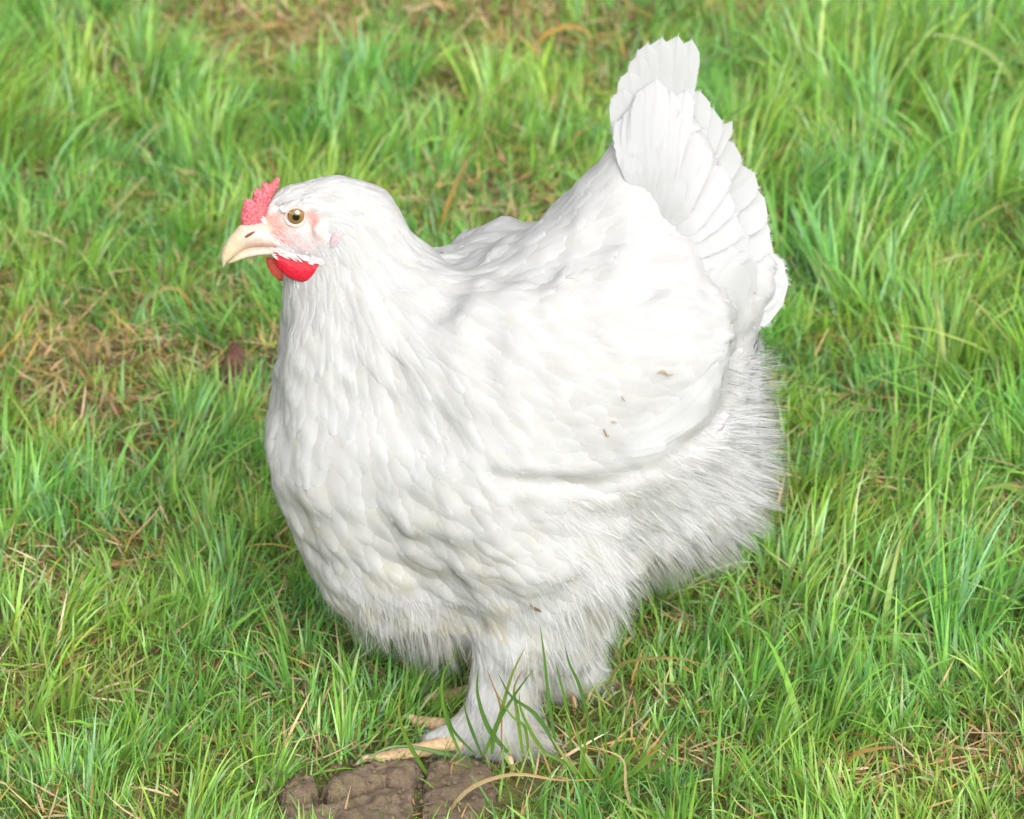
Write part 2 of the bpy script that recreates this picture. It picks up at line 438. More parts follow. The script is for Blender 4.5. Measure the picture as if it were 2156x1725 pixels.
def sdf(p):
    p = p.astype(np.float32); f = None
    for a, b, r1, r2, yc, ra, k in PRIMS:
        x = p[..., 0] - a[0]; y = (p[..., 1] - yc) / ra; z = p[..., 2] - a[2]
        bx, bz = b[0] - a[0], b[2] - a[2]
        h = np.clip((x * bx + z * bz) / (bx * bx + bz * bz), 0, 1)
        d = np.sqrt((x - h * bx) ** 2 + y * y + (z - h * bz) ** 2) - (r1 + (r2 - r1) * h)
        if f is None: f = d
        else:
            hh = np.clip(0.5 + 0.5 * (f - d) / k, 0, 1)
            f = f * (1 - hh) + d * hh - k * hh * (1 - hh)
    return f
def spot_(u, v, x, y, rx, ry): return np.exp(-(((u - x) / rx) ** 2 + ((v - y) / ry) ** 2) ** 2)
HG = 0.003
LO = np.array([-0.235, -0.165, -0.012]); NG = np.array([160, 112, 196])
ax = [LO[i] + HG * np.arange(NG[i]) for i in range(3)]
GX, GY, GZ = np.meshgrid(*ax, indexing='ij')
gp = np.stack([GX, GY, GZ], -1)
FLD = sdf(gp)
bl = FLD.copy()
for _ in range(60):                                   # melt the seams between neck, wings and back
    for a_ in range(3):
        bl = 0.5 * bl + 0.25 * (np.roll(bl, 1, a_) + np.roll(bl, -1, a_))
wu, wv = project(np.column_stack([gp[..., 0].ravel(), -np.abs(gp[..., 1]).ravel(), gp[..., 2].ravel()]))
ww = sstep(780, 900, wu) * (1 - sstep(880, 980, wv)) * (1 - spot_(wu, wv, 1420, 200, 190, 190)) * (1 - sstep(1570, 1640, wu))
ww = ww * (1 - sstep(0.03, 0.06, gp[..., 1].ravel()) * spot_(wu, wv, 1020, 700, 130, 200))
ww = ww.reshape(FLD.shape)
FLD = FLD * (1 - ww) + bl * ww
near_band = np.abs(FLD) < 0.03
pb = gp[near_band]
su, sv = project(np.column_stack([pb[:, 0], -np.abs(pb[:, 1]), pb[:, 2]]))
body_w = 1 - np.exp(-(((su - 620) / 190) ** 2 + ((sv - 470) / 190) ** 2) ** 2)
FLD[near_band] += body_w * (0.0022 * lump(pb) + 0.0008 * lump2(pb)) * sstep(0.03, 0.06, pb[:, 2])
clump = noise_fn(24, 0.030, 16)
low = spot_(su, sv, 900, 1180, 330, 150) + 0.6 * spot_(su, sv, 1250, 1180, 200, 150)
FLD[near_band] += 0.0007 * clump(pb * np.array([0.7, 1, 1.25])) * low
def seg_dist(u, v, pts):
    d = np.full(len(u), 1e9)
    for (a, b), (c, e) in zip(pts[:-1], pts[1:]):
        t = np.clip(((u - a) * (c - a) + (v - b) * (e - b)) / ((c - a) ** 2 + (e - b) ** 2), 0, 1)
        d = np.minimum(d, np.hypot(u - a - t * (c - a), v - b - t * (e - b)))
    return d
EDGE = [(1035, 1000), (1110, 1012), (1230, 1022), (1330, 1000), (1420, 958), (1500, 900), (1545, 825), (1562, 740)]
ed_ = seg_dist(su, sv, EDGE); fl_ = sstep(0.04, 0.06, np.abs(pb[:, 1]))
FLD[near_band] += (0.0058 * np.exp(-(ed_ / 16) ** 2)) * fl_
ed2 = seg_dist(su, sv - 42, [(a, b - 42 - 30) for a, b in EDGE])
FLD[near_band] -= 0.0026 * np.exp(-(ed2 / 42) ** 2) * fl_
GRD = np.stack(np.gradient(FLD, HG), -1).astype(np.float32)
def tri(F, p):
    q = (p - LO) / HG
    q = np.clip(q, 0, NG - 1.001)
    i = q.astype(int); t = q - i
    out = 0
    for a in (0, 1):
        for b in (0, 1):
            for c in (0, 1):
                w = (t[:, 0] if a else 1 - t[:, 0]) * (t[:, 1] if b else 1 - t[:, 1]) * (t[:, 2] if c else 1 - t[:, 2])
                v = F[i[:, 0] + a, i[:, 1] + b, i[:, 2] + c]
                out = out + (w[:, None] * v if v.ndim > 1 else w * v)
    return out
def snap(p, off, it=3):
    for _ in range(it):
        f = tri(FLD, p); g = tri(GRD, p); gl = np.maximum((g * g).sum(1), 0.15)
        p = p - g * ((f - off) / gl)[:, None]
    return p
def normal(p): return unit(tri(GRD, p))

def surface_nets(F):
    S = F < 0
    n = np.array(F.shape)
    occ = np.zeros(n - 1, int)
    cs = [(a, b, c) for a in (0, 1) for b in (0, 1) for c in (0, 1)]
    sl = lambda a, b, c: (slice(a, n[0] - 1 + a), slice(b, n[1] - 1 + b), slice(c, n[2] - 1 + c))
    for c in cs: occ += S[sl(*c)]
    act = (occ > 0) & (occ < 8)
    idx = -np.ones(n - 1, int); cells = np.argwhere(act); idx[act] = np.arange(len(cells))
    acc = np.zeros((len(cells), 3)); cnt = np.zeros(len(cells))
    val = {c: F[cells[:, 0] + c[0], cells[:, 1] + c[1], cells[:, 2] + c[2]] for c in cs}
    for c in cs:
        for axis in range(3):
            if c[axis] == 0:
                e = list(c); e[axis] = 1; e = tuple(e)
                a, b = val[c], val[e]; m = (a < 0) != (b < 0)
                t = np.where(m, a / np.where(m, a - b, 1), 0)
                pt = np.array(c, float)[None].repeat(len(cells), 0); pt[:, axis] = t
                acc[m] += pt[m]; cnt[m] += 1
    V = LO + HG * (cells + acc / cnt[:, None])
    Q = []
    for axis in range(3):
        o1, o2 = (axis + 1) % 3, (axis + 2) % 3
        A = np.take(S, range(0, n[axis] - 1), axis); B = np.take(S, range(1, n[axis]), axis)
        e = np.argwhere(A != B)
        e = e[(e[:, o1] > 0) & (e[:, o2] > 0) & (e[:, o1] < n[o1] - 1) & (e[:, o2] < n[o2] - 1)]
        flip = B[tuple(e.T)]
        def at(d1, d2):
            q = e.copy(); q[:, o1] -= d1; q[:, o2] -= d2
            return idx[tuple(q.T)]
        q = np.stack([at(0, 0), at(1, 0), at(1, 1), at(0, 1)], 1)
        q[flip] = q[flip][:, ::-1]
        Q.append(q)
    return V, np.concatenate(Q)
BV, BQ = surface_nets(FLD)

hen = empty('white_hen', (0.0, 0.0, 0.0))
tag(hen, 'plump white hen with red comb and feathered feet standing on the lawn', 'hen')

# skin colours of the bare face
def spot(u, v, x, y, rx, ry, rot=0.0, hard=2.0):
    c, s = math.cos(rot), math.sin(rot)
    a, b = (u - x) * c + (v - y) * s, -(u - x) * s + (v - y) * c
    return np.exp(-((a / rx) ** 2 + (b / ry) ** 2) ** hard)
def face_colour(p):
    u, v = project(np.column_stack([p[:, 0], -np.abs(p[:, 1]), p[:, 2]]))
    c = np.tile(np.array([0.59, 0.59, 0.59]), (len(p), 1))
    def lay(w, col): c[:] = c * (1 - w[:, None]) + np.array(col) * w[:, None]
    lay(0.95 * spot(u, v, 592, 494, 40, 28), (0.54, 0.16, 0.14))
    lay(0.75 * spot(u, v, 575, 462, 26, 13, -0.45), (0.60, 0.22, 0.18))
    lay(0.9 * spot(u, v, 657, 460, 21, 20), (0.58, 0.18, 0.15))
    lay(0.65 * spot(u, v, 640, 505, 64, 30, 0.25), (0.62, 0.38, 0.36))
    lay(0.60 * spot(u, v, 606, 512, 20, 13), (0.55, 0.13, 0.12))
    lay(0.55 * spot(u, v, 700, 525, 14, 30, 0.2), (0.48, 0.28, 0.32))
    lay(0.65 * spot(u, v, 624, 466, 27, 20), (0.80, 0.70, 0.66))
    lay(0.8 * spot(u, v, 553, 478, 22, 30), (0.60, 0.42, 0.31))
    return c
def build_body():
    bm = bmesh.new()
    vs = [bm.verts.new(v) for v in BV]
    for q in BQ:
        try: bm.faces.new([vs[i] for i in q])
        except ValueError: pass
    for lim in (0.012, 0.006):                       # refine the head so that the face can carry detail
        bm.verts.ensure_lookup_table()
        ed = []
        hx = P(720, 470)[0]; hz = P(640, 600)[2]
        for e in bm.edges:
            m = (e.verts[0].co + e.verts[1].co) / 2
            if m.x < hx and m.z > hz: ed.append(e)
        bmesh.ops.subdivide_edges(bm, edges=ed, cuts=1, use_grid_fill=True)
    bm.verts.ensure_lookup_table()
    v = np.array([x.co[:] for x in bm.verts])
    hm = (v[:, 0] < P(740, 470)[0]) & (v[:, 2] > P(640, 620)[2])
    for _ in range(2):                               # back onto the exact field
        q = v[hm]; e = 0.0005
        f = sdf(q)
        g = np.stack([(sdf(q + np.eye(3)[i] * e) - sdf(q - np.eye(3)[i] * e)) / (2 * e) for i in range(3)], 1)
        v[hm] = q - g * (f / np.maximum((g * g).sum(1), 0.2))[:, None]
    # eye socket
    u, w = project(np.column_stack([v[:, 0], -np.abs(v[:, 1]), v[:, 2]]))
    dent = spot(u, w, 624, 455, 21, 18) * hm
    v[:, 1] -= np.sign(v[:, 1]) * 0.0022 * dent
    # wrinkles of the bare cheek
    wr = np.sin(u * 0.55 + w * 0.9) * spot(u, w, 625, 505, 60, 30) * hm
    v[:, 1] += np.sign(v[:, 1]) * 0.00018 * wr
    nb = normal(v); fc = sum(spot(u, w, *a) for a in ((612, 490, 78, 56, 0, 4), (552, 480, 60, 66, 0, 4), (700, 525, 22, 34, 0, 4)))
    v -= nb * (0.0013 * (1 - np.clip(fc, 0, 1)))[:, None]            # the skin lies a little under the plumage
    for b, c in zip(bm.verts, v): b.co = c
    me = bpy.data.meshes.new('body'); bm.to_mesh(me); bm.free()
    me.polygons.foreach_set('use_smooth', np.ones(len(me.polygons), bool))
    a = me.attributes.new('tint', 'FLOAT_COLOR', 'POINT')
    a.data.foreach_set('color', np.column_stack([face_colour(v), np.ones(len(v))]).astype(np.float32).ravel())
    me.materials.append(M_BODY)
    o = bpy.data.objects.new('body', me); COL.objects.link(o); o.parent = hen
    return o
M_BODY = mat_skin('body_skin_and_down', (0.90, 0.80, 0.78), (1, 1, 1), 700, 0.7, 0.12, 0.3, attr=True)
build_body()

# ------------------------------------------------------------------ plumage
# guide points on the near side: frame x, y, feather direction (right, down), length mm, width mm, fluff 0..1
GUIDE = np.array([
 (640,372, 1,.0, 11,5,.0),(600,415, .9,-.35, 8,3.5,.0),(720,385, 1,.25, 18,6.5,.0),(690,440, 1,.2, 14,5.5,.0),(660,425,1,.05,10,4,0),
 (690,500, .6,.8, 9,4,.1),(650,540, .7,.7, 7,2.5,.1),(720,540, .35,.9, 18,6,.0),(800,430, .82,.58, 30,8,.0),(870,510, .75,.66, 38,9,.0),(760,500,.6,.8,26,7.5,0),
 (680,590, .1,1, 20,7,.0),(740,610, .3,.95, 34,9,.0),(800,640, .6,.8, 44,10,.0),(640,640, .0,1, 24,9,.0),(900,610, .82,.55, 48,11,.0),
 (700,740, .15,1, 36,14,.0),(850,760, .6,.8, 48,13,.0),(950,700, .85,.5, 50,14,.0),(930,820,.7,.7,46,16,0),(620,740, .0,1, 32,18,.0),
 (590,820, .05,1, 36,21,.0),(580,950, .12,1, 36,23,.0),(700,900, .3,.95, 38,22,.0),(820,920, .5,.85, 40,22,.0),(650,1080, .35,.95, 36,23,.05),
 (760,1080, .55,.8, 36,23,.05),(900,1050, .7,.65, 38,22,.05),(1000,1130, .88,.4, 34,21,.1),(850,1180, .75,.6, 33,20,.15),(700,1210, .4,.9, 32,15,.3),
 (800,1290, .35,.9, 33,11,.6),(900,1340, .25,1, 34,9,.75),(1000,1280, .6,.6, 30,15,.35),(1100,1180, .9,.3, 30,18,.2),(1120,1280, .5,.8, 28,14,.4),
 (1200,1340, .35,.95, 32,11,.8),(1080,1390, .05,1, 22,9,.5),(1060,1480, -.05,1, 20,7,.4),(1040,1550, -.7,.7, 24,8,.45),(1100,1545, .8,.6, 26,8,.6),
 (960,560, .9,.2, 34,19,.0),(1050,540, .95,-.05, 36,21,.0),(1100,470, .85,-.5, 36,20,.0),(1180,400, .75,-.66, 36,18,.0),(1260,290, .5,-.85, 36,16,.05),
 (1200,600, .9,-.2, 40,22,.0),(1300,440, .75,-.5, 42,20,.05),(1375,250, .15,-1, 36,16,.1),(1395,190, .22,-1, 34,15,.15),(1430,330, .6,-.65, 40,18,.1),(1450,450, .85,.05, 42,22,.1),(1520,350, .8,-.3, 36,18,.15),
 (1560,450, .75,.5, 36,20,.2),(1540,600, .6,.8, 36,20,.15),(1370,600, .9,.1, 42,22,.0),
 (1050,680, .92,.3, 36,22,.0),(1150,780, .95,.25, 34,23,.0),(1050,880, .9,.45, 34,22,.05),(1250,880, .95,.12, 34,23,.05),(1350,780, .97,-.05, 36,23,.0),(1420,700, .95,-.15, 38,22,.0),
 (1450,830, .85,-.4, 40,18,.0),(1150,970, .95,.15, 32,20,.25),(1320,960, .92,-.2, 34,18,.1),(1540,700,.5,-.2,38,18,.05),
 (1200,1100, .75,.55, 38,21,.4),(1350,1080, .85,.4, 42,20,.65),(1480,1000, .95,.2, 42,19,.8),(1570,900, 1,.0, 42,17,.9),(1560,1040, .9,.45, 42,17,.9),
 (1500,1160, .75,.65, 36,17,.8),(1400,1210, .45,.9, 32,17,.7),(1300,1180, .6,.8, 38,19,.65),(1570,790, .9,-.1, 26,16,.55),(1300,1290, .35,.95, 34,11,.9)], float)
def guide(p):
    u, v = project(np.column_stack([p[:, 0], -np.abs(p[:, 1]), p[:, 2]]))
    w = 1 / (((u[:, None] - GUIDE[:, 0]) ** 2 + (v[:, None] - GUIDE[:, 1]) ** 2) + 900) ** 1.6
    w /= w.sum(1, keepdims=True)
    g = w @ GUIDE[:, 2:]
    d = np.stack([g[:, 0], np.zeros(len(g)), -g[:, 1] / CP], 1)
    return u, v, d, g[:, 2] * 1e-3, g[:, 3] * 1e-3, g[:, 4]

def sample_body(n, seed):
    r = np.random.default_rng(seed)
    A, B, C, D = (BV[BQ[:, i]] for i in range(4))
    ar = np.linalg.norm(np.cross(C - A, D - B), axis=1); f = r.choice(len(BQ), n, p=ar / ar.sum())
    s, t = r.random((n, 1)), r.random((n, 1))
    return (A[f] * (1 - s) + B[f] * s) * (1 - t) + (D[f] * (1 - s) + C[f] * s) * t
def darts(p, rad):
    cell = {}; h = 0.004; keep = []
    ij = np.floor(p / h).astype(int)
    for k in range(len(p)):
        i, j, l = ij[k]; r = rad[k]; n = int(math.ceil(r / h)); ok = True
        for a in range(i - n, i + n + 1):
            for b in range(j - n, j + n + 1):
                for c in range(l - n, l + n + 1):
                    for m in cell.get((a, b, c), ()):
                        dd = p[m] - p[k]
                        if dd[0] * dd[0] + dd[1] * dd[1] + dd[2] * dd[2] < r * r: ok = False; break
                    if not ok: break
                if not ok: break
            if not ok: break
        if ok: keep.append(k); cell.setdefault((i, j, l), []).append(k)
    return np.array(keep)

def vane_width(t, sharp):
    """outline of a feather: sharp 0 = round tipped, 1 = lance shaped"""
    rnd = np.sin(np.pi * np.clip(t, 0, 1) ** 0.75) ** 0.55 * (0.55 + 0.45 * t)
    rnd = np.where(t > 0.999, 0.30, np.where(t > 0.9, np.maximum(rnd, 0.62), rnd))
    lan = (np.clip(t * 5, 0, 1) ** 0.6) * (1 - t ** 2.2) ** 0.8 + 0.02
    return rnd * (1 - sharp) + lan * sharp

TNODE = np.array([0, .18, .36, .54, .70, .84, .94, 1.0])
def make_feathers(root, d, L, Wd, lift, curl, sharp, stiff, rows=7, colsn=5):
    """feathers that hug the body field; returns verts (N,rows+1,cols,3), rim data"""
    N = len(root); base_off = rng.uniform(0.0, 0.0006, N) * np.clip(Wd / 0.016, 0.2, 1)
    n = normal(root); d = unit(d - n * (d * n).sum(1, keepdims=True))
    p = snap(root.copy(), np.full(N, 0.0001)); pts = [p]; nn = [n]; dd = [d]
    for j in range(1, rows + 1):
        t = TNODE[j]; dt = TNODE[j] - TNODE[j - 1]
        q = p + d * (L * dt)[:, None]
        off = base_off + lift * t ** 0.8 * (1 - 0.5 * sstep(0.68, 1.0, t)) + curl * t ** 4
        s = snap(q, off, 2)
        step = s - p
        q2 = p + unit(step * (1 - stiff)[:, None] + d * (L * dt * stiff)[:, None]) * (L * dt)[:, None]
        d2 = unit(q2 - p)
        p = q2; n = normal(p); n = unit(n - d2 * (n * d2).sum(1, keepdims=True)); d = d2
        pts.append(p); nn.append(n); dd.append(d)
    pts, nn, dd = np.stack(pts, 1), np.stack(nn, 1), np.stack(dd, 1)
    side = np.cross(dd, nn)
    t = TNODE
    w = np.stack([vane_width(t, s) for s in sharp]) * Wd[:, None] * 0.5
    s = np.linspace(-1, 1, colsn)
    jag = 1 + rng.normal(0, 0.07, (N, rows + 1, colsn)) * (np.abs(s) > 0.9)
    lat = (s[None, None] * w[:, :, None] * jag)
    v = pts[:, :, None] + side[:, :, None] * lat[..., None]
    want = tri(FLD, pts.reshape(-1, 3)).reshape(N, rows + 1, 1) - (0.0002 + 0.55 * lift * np.minimum(1, 2))[:, None, None] * (np.abs(s)[None, None] ** 2) * np.clip(t * 2, 0, 1)[None, :, None] 
    sn_ = snap(v.reshape(-1, 3), want.ravel(), 2).reshape(v.shape)
    mv = sn_ - v; ml = np.linalg.norm(mv, axis=-1, keepdims=True)
    v = v + mv * np.minimum(1, (0.8 * np.abs(lat)[..., None] + 0.0004) / np.maximum(ml, 1e-9))
    # barbs sweep toward the tip at the rim
    v += dd[:, :, None] * (0.25 * np.abs(lat) * np.abs(s)[None, None])[..., None] * (1 - t[None, :, None, None] ** 3)
    return v, pts, nn, dd, side, w
def grid_quads(rows, cols):
    i = (np.arange(rows)[:, None] * cols + np.arange(cols - 1)).ravel()
    return np.stack([i, i + 1, i + cols + 1, i + cols], 1)
FRN = []
def fringe(v, dd, side, nn, per, length, wid=0.00032, t0=0.45):
    """loose barbs along the outer rim, thin triangles"""
    N, R, Cn, _ = v.shape
    idx = np.repeat(np.arange(N), per); K = len(idx)
    tt = t0 + (1 - t0) * rng.random(K) ** 0.7
    sg = rng.uniform(-1, 1, K)
    edge = np.where(tt > 0.93, sg, np.sign(sg))
    fj = tt * (R - 1); j = np.minimum(fj.astype(int), R - 2); fr = (fj - j)[:, None]
    fc = (edge * 0.5 + 0.5) * (Cn - 1); c = np.minimum(fc.astype(int), Cn - 2); gc = (fc - c)[:, None]
    def pt(a, b): return v[idx, a, b]
    b = (pt(j, c) * (1 - fr) + pt(j + 1, c) * fr) * (1 - gc) + (pt(j, c + 1) * (1 - fr) + pt(j + 1, c + 1) * fr) * gc
    d = dd[idx, j]; s = side[idx, j]; n = nn[idx, j]
    k = unit(d * rng.uniform(0.6, 1.1, (K, 1)) + s * (edge * rng.uniform(0.2, 0.8, K) * (1.15 - tt))[:, None] + n * rng.normal(0.05, 0.16, (K, 1)))
    ln = (length[idx] * rng.uniform(0.4, 1.3, K))[:, None]
    wv = unit(np.cross(k, n + rng.normal(0, 0.2, (K, 3)))) * wid
    b = b - k * ln * 0.25
    FRN.append(np.repeat(n, 3, 0))
    return np.stack([b - wv, b + wv, b + k * ln], 1).reshape(-1, 3), np.arange(K * 3).reshape(-1, 3)

cand = sample_body(60000, 5)
u, v, gd, gL, gW, gF = guide(cand)
rad = np.clip(0.40 * gW + 0.0006, 0.0021, 0.0105)
# bare face, eye and beak stay free of vanes
bare = (spot(u, v, 612, 492, 66, 50, 0.0, 3) + spot(u, v, 624, 456, 30, 24, 0, 3) + spot(u, v, 552, 480, 48, 60, 0, 3)
        + spot(u, v, 655, 458, 20, 16, 0, 3) + spot(u, v, 640, 540, 44, 18, 0, 3) + spot(u, v, 703, 520, 6, 15, 0.2, 3)) > 0.4
ok = ~bare & (cand[:, 2] > 0.004) & ~((v < 268) & (u > 1290) & (u < 1500))
cand, u, v, gd, gL, gW, gF, rad = (a[ok] for a in (cand, u, v, gd, gL, gW, gF, rad))
kp = darts(cand, rad)
R0, u, v, gd, gL, gW, gF = (a[kp] for a in (cand, u, v, gd, gL, gW, gF))
N = len(R0)
print('feathers', N)
gd = unit(gd) + rng.normal(0, 0.10, (N, 3))
gL = gL * rng.uniform(0.85, 1.15, N); gW = gW * rng.uniform(0.92, 1.28, N)
neck = sstep(14.5e-3, 9e-3, gW) * (1 - gF)
sharp = np.clip(neck * 0.9 + 0.15 + gF * 0.5, 0, 1)
lift = 0.0007 + 0.115 * np.maximum(gW - 0.006, 0) * (0.62 + 0.38 * sstep(950, 1180, v)) * rng.uniform(0.8, 1.3, N)
curl = np.where(gF > 0.5, 0.003, 0.0003) * rng.uniform(0, 1.6, N)
stiff = np.clip(0.10 + 0.55 * gF + 0.75 * spot(u, v, 1390, 200, 90, 100), 0, 0.95)
FV, FP, FN, FD, FS, FW = make_feathers(R0, gd, gL, gW, lift, curl, sharp, stiff)
NRM = grid_normals(FV); bn = normal(FV.reshape(-1, 3)).reshape(FV.shape)
NRM = np.where((NRM * bn).sum(-1, keepdims=True) < 0, -NRM, NRM)
nk_ = (0.72 + 0.12 * sstep(0.016, 0.009, gW))[:, None, None, None]
NRM = unit(NRM * nk_ + bn * (1 - nk_))
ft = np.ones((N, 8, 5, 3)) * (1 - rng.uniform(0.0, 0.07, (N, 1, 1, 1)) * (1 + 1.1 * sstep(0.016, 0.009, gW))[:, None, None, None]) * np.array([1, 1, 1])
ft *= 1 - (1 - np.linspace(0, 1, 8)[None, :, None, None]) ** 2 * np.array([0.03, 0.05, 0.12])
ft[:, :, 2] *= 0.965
GQ = grid_quads(7, 5)
shown = (R0[:, 1] < 0.02)
big = np.argsort(-(gL * gW) * (shown & (gF < 0.45) & (u > 560) & (u < 1600)))[:280]
single = np.zeros(N, bool); single[big] = True
inwing = spot(u, v, 1130, 840, 235, 190, 0, 3) + spot(u, v, 1380, 770, 200, 150, -0.4, 3) > 0.4
inwing &= np.abs(R0[:, 1]) > 0.06
wing = {}
for s, lab in ((-1, 'near wing folded along the flank'), (1, 'far wing, its shoulder showing over the back')):
    k = inwing & (np.sign(R0[:, 1]) == s) & ~single
    vv = FV[k].reshape(-1, 3)
    q = (np.arange(k.sum())[:, None, None] * 40 + GQ[None]).reshape(-1, 4)
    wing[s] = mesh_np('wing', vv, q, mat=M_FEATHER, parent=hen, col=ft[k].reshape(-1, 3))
    soft_normals(wing[s], NRM[k].reshape(-1, 3))
    wing[s]['label'] = lab
k = ~inwing & ~single
vv = FV[k].reshape(-1, 3); q = (np.arange(k.sum())[:, None, None] * 40 + GQ[None]).reshape(-1, 4)
fr_v, fr_t = fringe(FV, FD, FS, FN, 46, 0.0012 + 0.0045 * gF + 0.15 * gW, wid=0.00022)
sel = rng.random(N) < gF
fr2_v, fr2_t = fringe(FV[sel], FD[sel], FS[sel], FN[sel], 34, 0.006 + 0.008 * gF[sel], t0=0.3)
pv = np.concatenate([vv, fr_v, fr2_v])
pt_ = np.concatenate([fr_t + len(vv), fr2_t + len(vv) + len(fr_v)])
pc = np.ones((len(pv), 3)); pc[:len(vv)] = ft[k].reshape(-1, 3)
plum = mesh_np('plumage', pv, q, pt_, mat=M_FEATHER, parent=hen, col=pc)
pn = np.concatenate([NRM[k].reshape(-1, 3), FRN[-2], FRN[-1]])
soft_normals(plum, pn)
plum['kind'] = 'stuff'
for i in np.where(single)[0]:
    soft_normals(mesh_np('feather', FV[i].reshape(-1, 3), GQ, mat=M_FEATHER, parent=wing[-1] if inwing[i] else hen, col=ft[i].reshape(-1, 3)), NRM[i].reshape(-1, 3))

# ------------------------------------------------------------------ downy fluff of the rear, belly and thighs
def fluff():
    c = sample_body(320000, 9)
    u, v, d, L, Wd, F = guide(c)
    k = (rng.random(len(c)) < np.clip((F - 0.25) * 1.1, 0, 1) * 0.55) & (c[:, 2] > 0.01)
    c, d, F = c[k], d[k], F[k]
    n = normal(c); d = unit(unit(d) * 0.95 + n * 0.24)
    K = len(c)
    # clumps: hairs lean to the tip of their nearest tuft
    tid = rng.integers(0, K, 1500); 
    cell = c[tid]
    best = np.zeros(K, int)
    for a in range(0, K, 4000):
        dm = ((c[a:a + 4000, None] - cell[None]) ** 2).sum(-1); best[a:a + 4000] = dm.argmin(1)
    ln = rng.uniform(0.007, 0.024, K) * (0.5 + 0.6 * F)
    tip = c + d * ln[:, None] + rng.normal(0, 0.0032, (K, 3))
    ctip = cell + d[tid] * 0.026 + rng.normal(0, 0.003, cell.shape)
    m = (rng.uniform(0.35, 0.85, K))[:, None]
    far_ = np.linalg.norm(ctip[best] - tip, axis=1) < 0.016
    tip = np.where(far_[:, None], tip * (1 - m) + ctip[best] * m, tip)
    tip[:, 2] -= 0.0025 * rng.random(K)
    mid = (c + tip) / 2 + n * (ln * 0.10)[:, None]
    b = c - n * 0.002
    w = unit(np.cross(tip - c, n + rng.normal(0, 0.25, (K, 3)))) * 0.00013
    vv = np.stack([b - w, b + w, mid - w * 0.8, mid + w * 0.8, tip - w * 0.15, tip + w * 0.15], 1).reshape(-1, 3)
    q = (np.arange(K)[:, None, None] * 6 + np.array([[0, 1, 3, 2], [2, 3, 5, 4]])[None]).reshape(-1, 4)
    o = mesh_np('fluff', vv, q, mat=M_DOWN, parent=hen, col=np.ones((len(vv), 3)))
    soft_normals(o, unit(np.repeat(n, 6, 0) + unit(rng.normal(0, 1, (K, 3))).repeat(6, 0) * 0.3))
    o['kind'] = 'stuff'; o['label'] = 'downy white fluff of the belly and rump'
    print('fluff', K)
fluff()
def bristles():
    c = sample_body(500000, 12)
    u, v, d, L, Wd, F = guide(c)
    w = 0.9 * spot(u, v, 640, 515, 60, 26, 0.25, 2) + 0.5 * spot(u, v, 600, 430, 50, 18, -0.3, 2) + 0.6 * spot(u, v, 700, 530, 26, 50, 0.2, 2) + 0.35 * spot(u, v, 596, 485, 34, 24) + 0.4 * spot(u, v, 690, 470, 30, 40)
    w *= 1 - spot(u, v, 624, 455, 27, 22, 0, 4)
    w *= 1 - spot(u, v, 700, 522, 10, 22, 0.2, 3)
    k = rng.random(len(c)) < w * 0.65
    c, d, u, v = c[k], d[k], u[k], v[k]; K = len(c)
    n = normal(c)
    low = sstep(480, 520, v)[:, None]
    d = unit(d * (1 - low) + low * np.array([0.8, 0, -0.35])) ; d = unit(d - n * (d * n).sum(1, keepdims=True))
    d = unit(d + n * 0.22 + rng.normal(0, 0.12, (K, 3)))
    ln = rng.uniform(0.003, 0.0065, K)[:, None]
    wv = unit(np.cross(d, n)) * 0.00022
    vv = np.stack([c - wv, c + wv, c + d * ln], 1).reshape(-1, 3)
    o = mesh_np('face_bristles', vv, None, np.arange(K * 3).reshape(-1, 3), mat=M_QUILL, parent=hen, col=np.ones((K * 3, 3)))
    o['kind'] = 'stuff'
    print('bristles', K)
bristles()

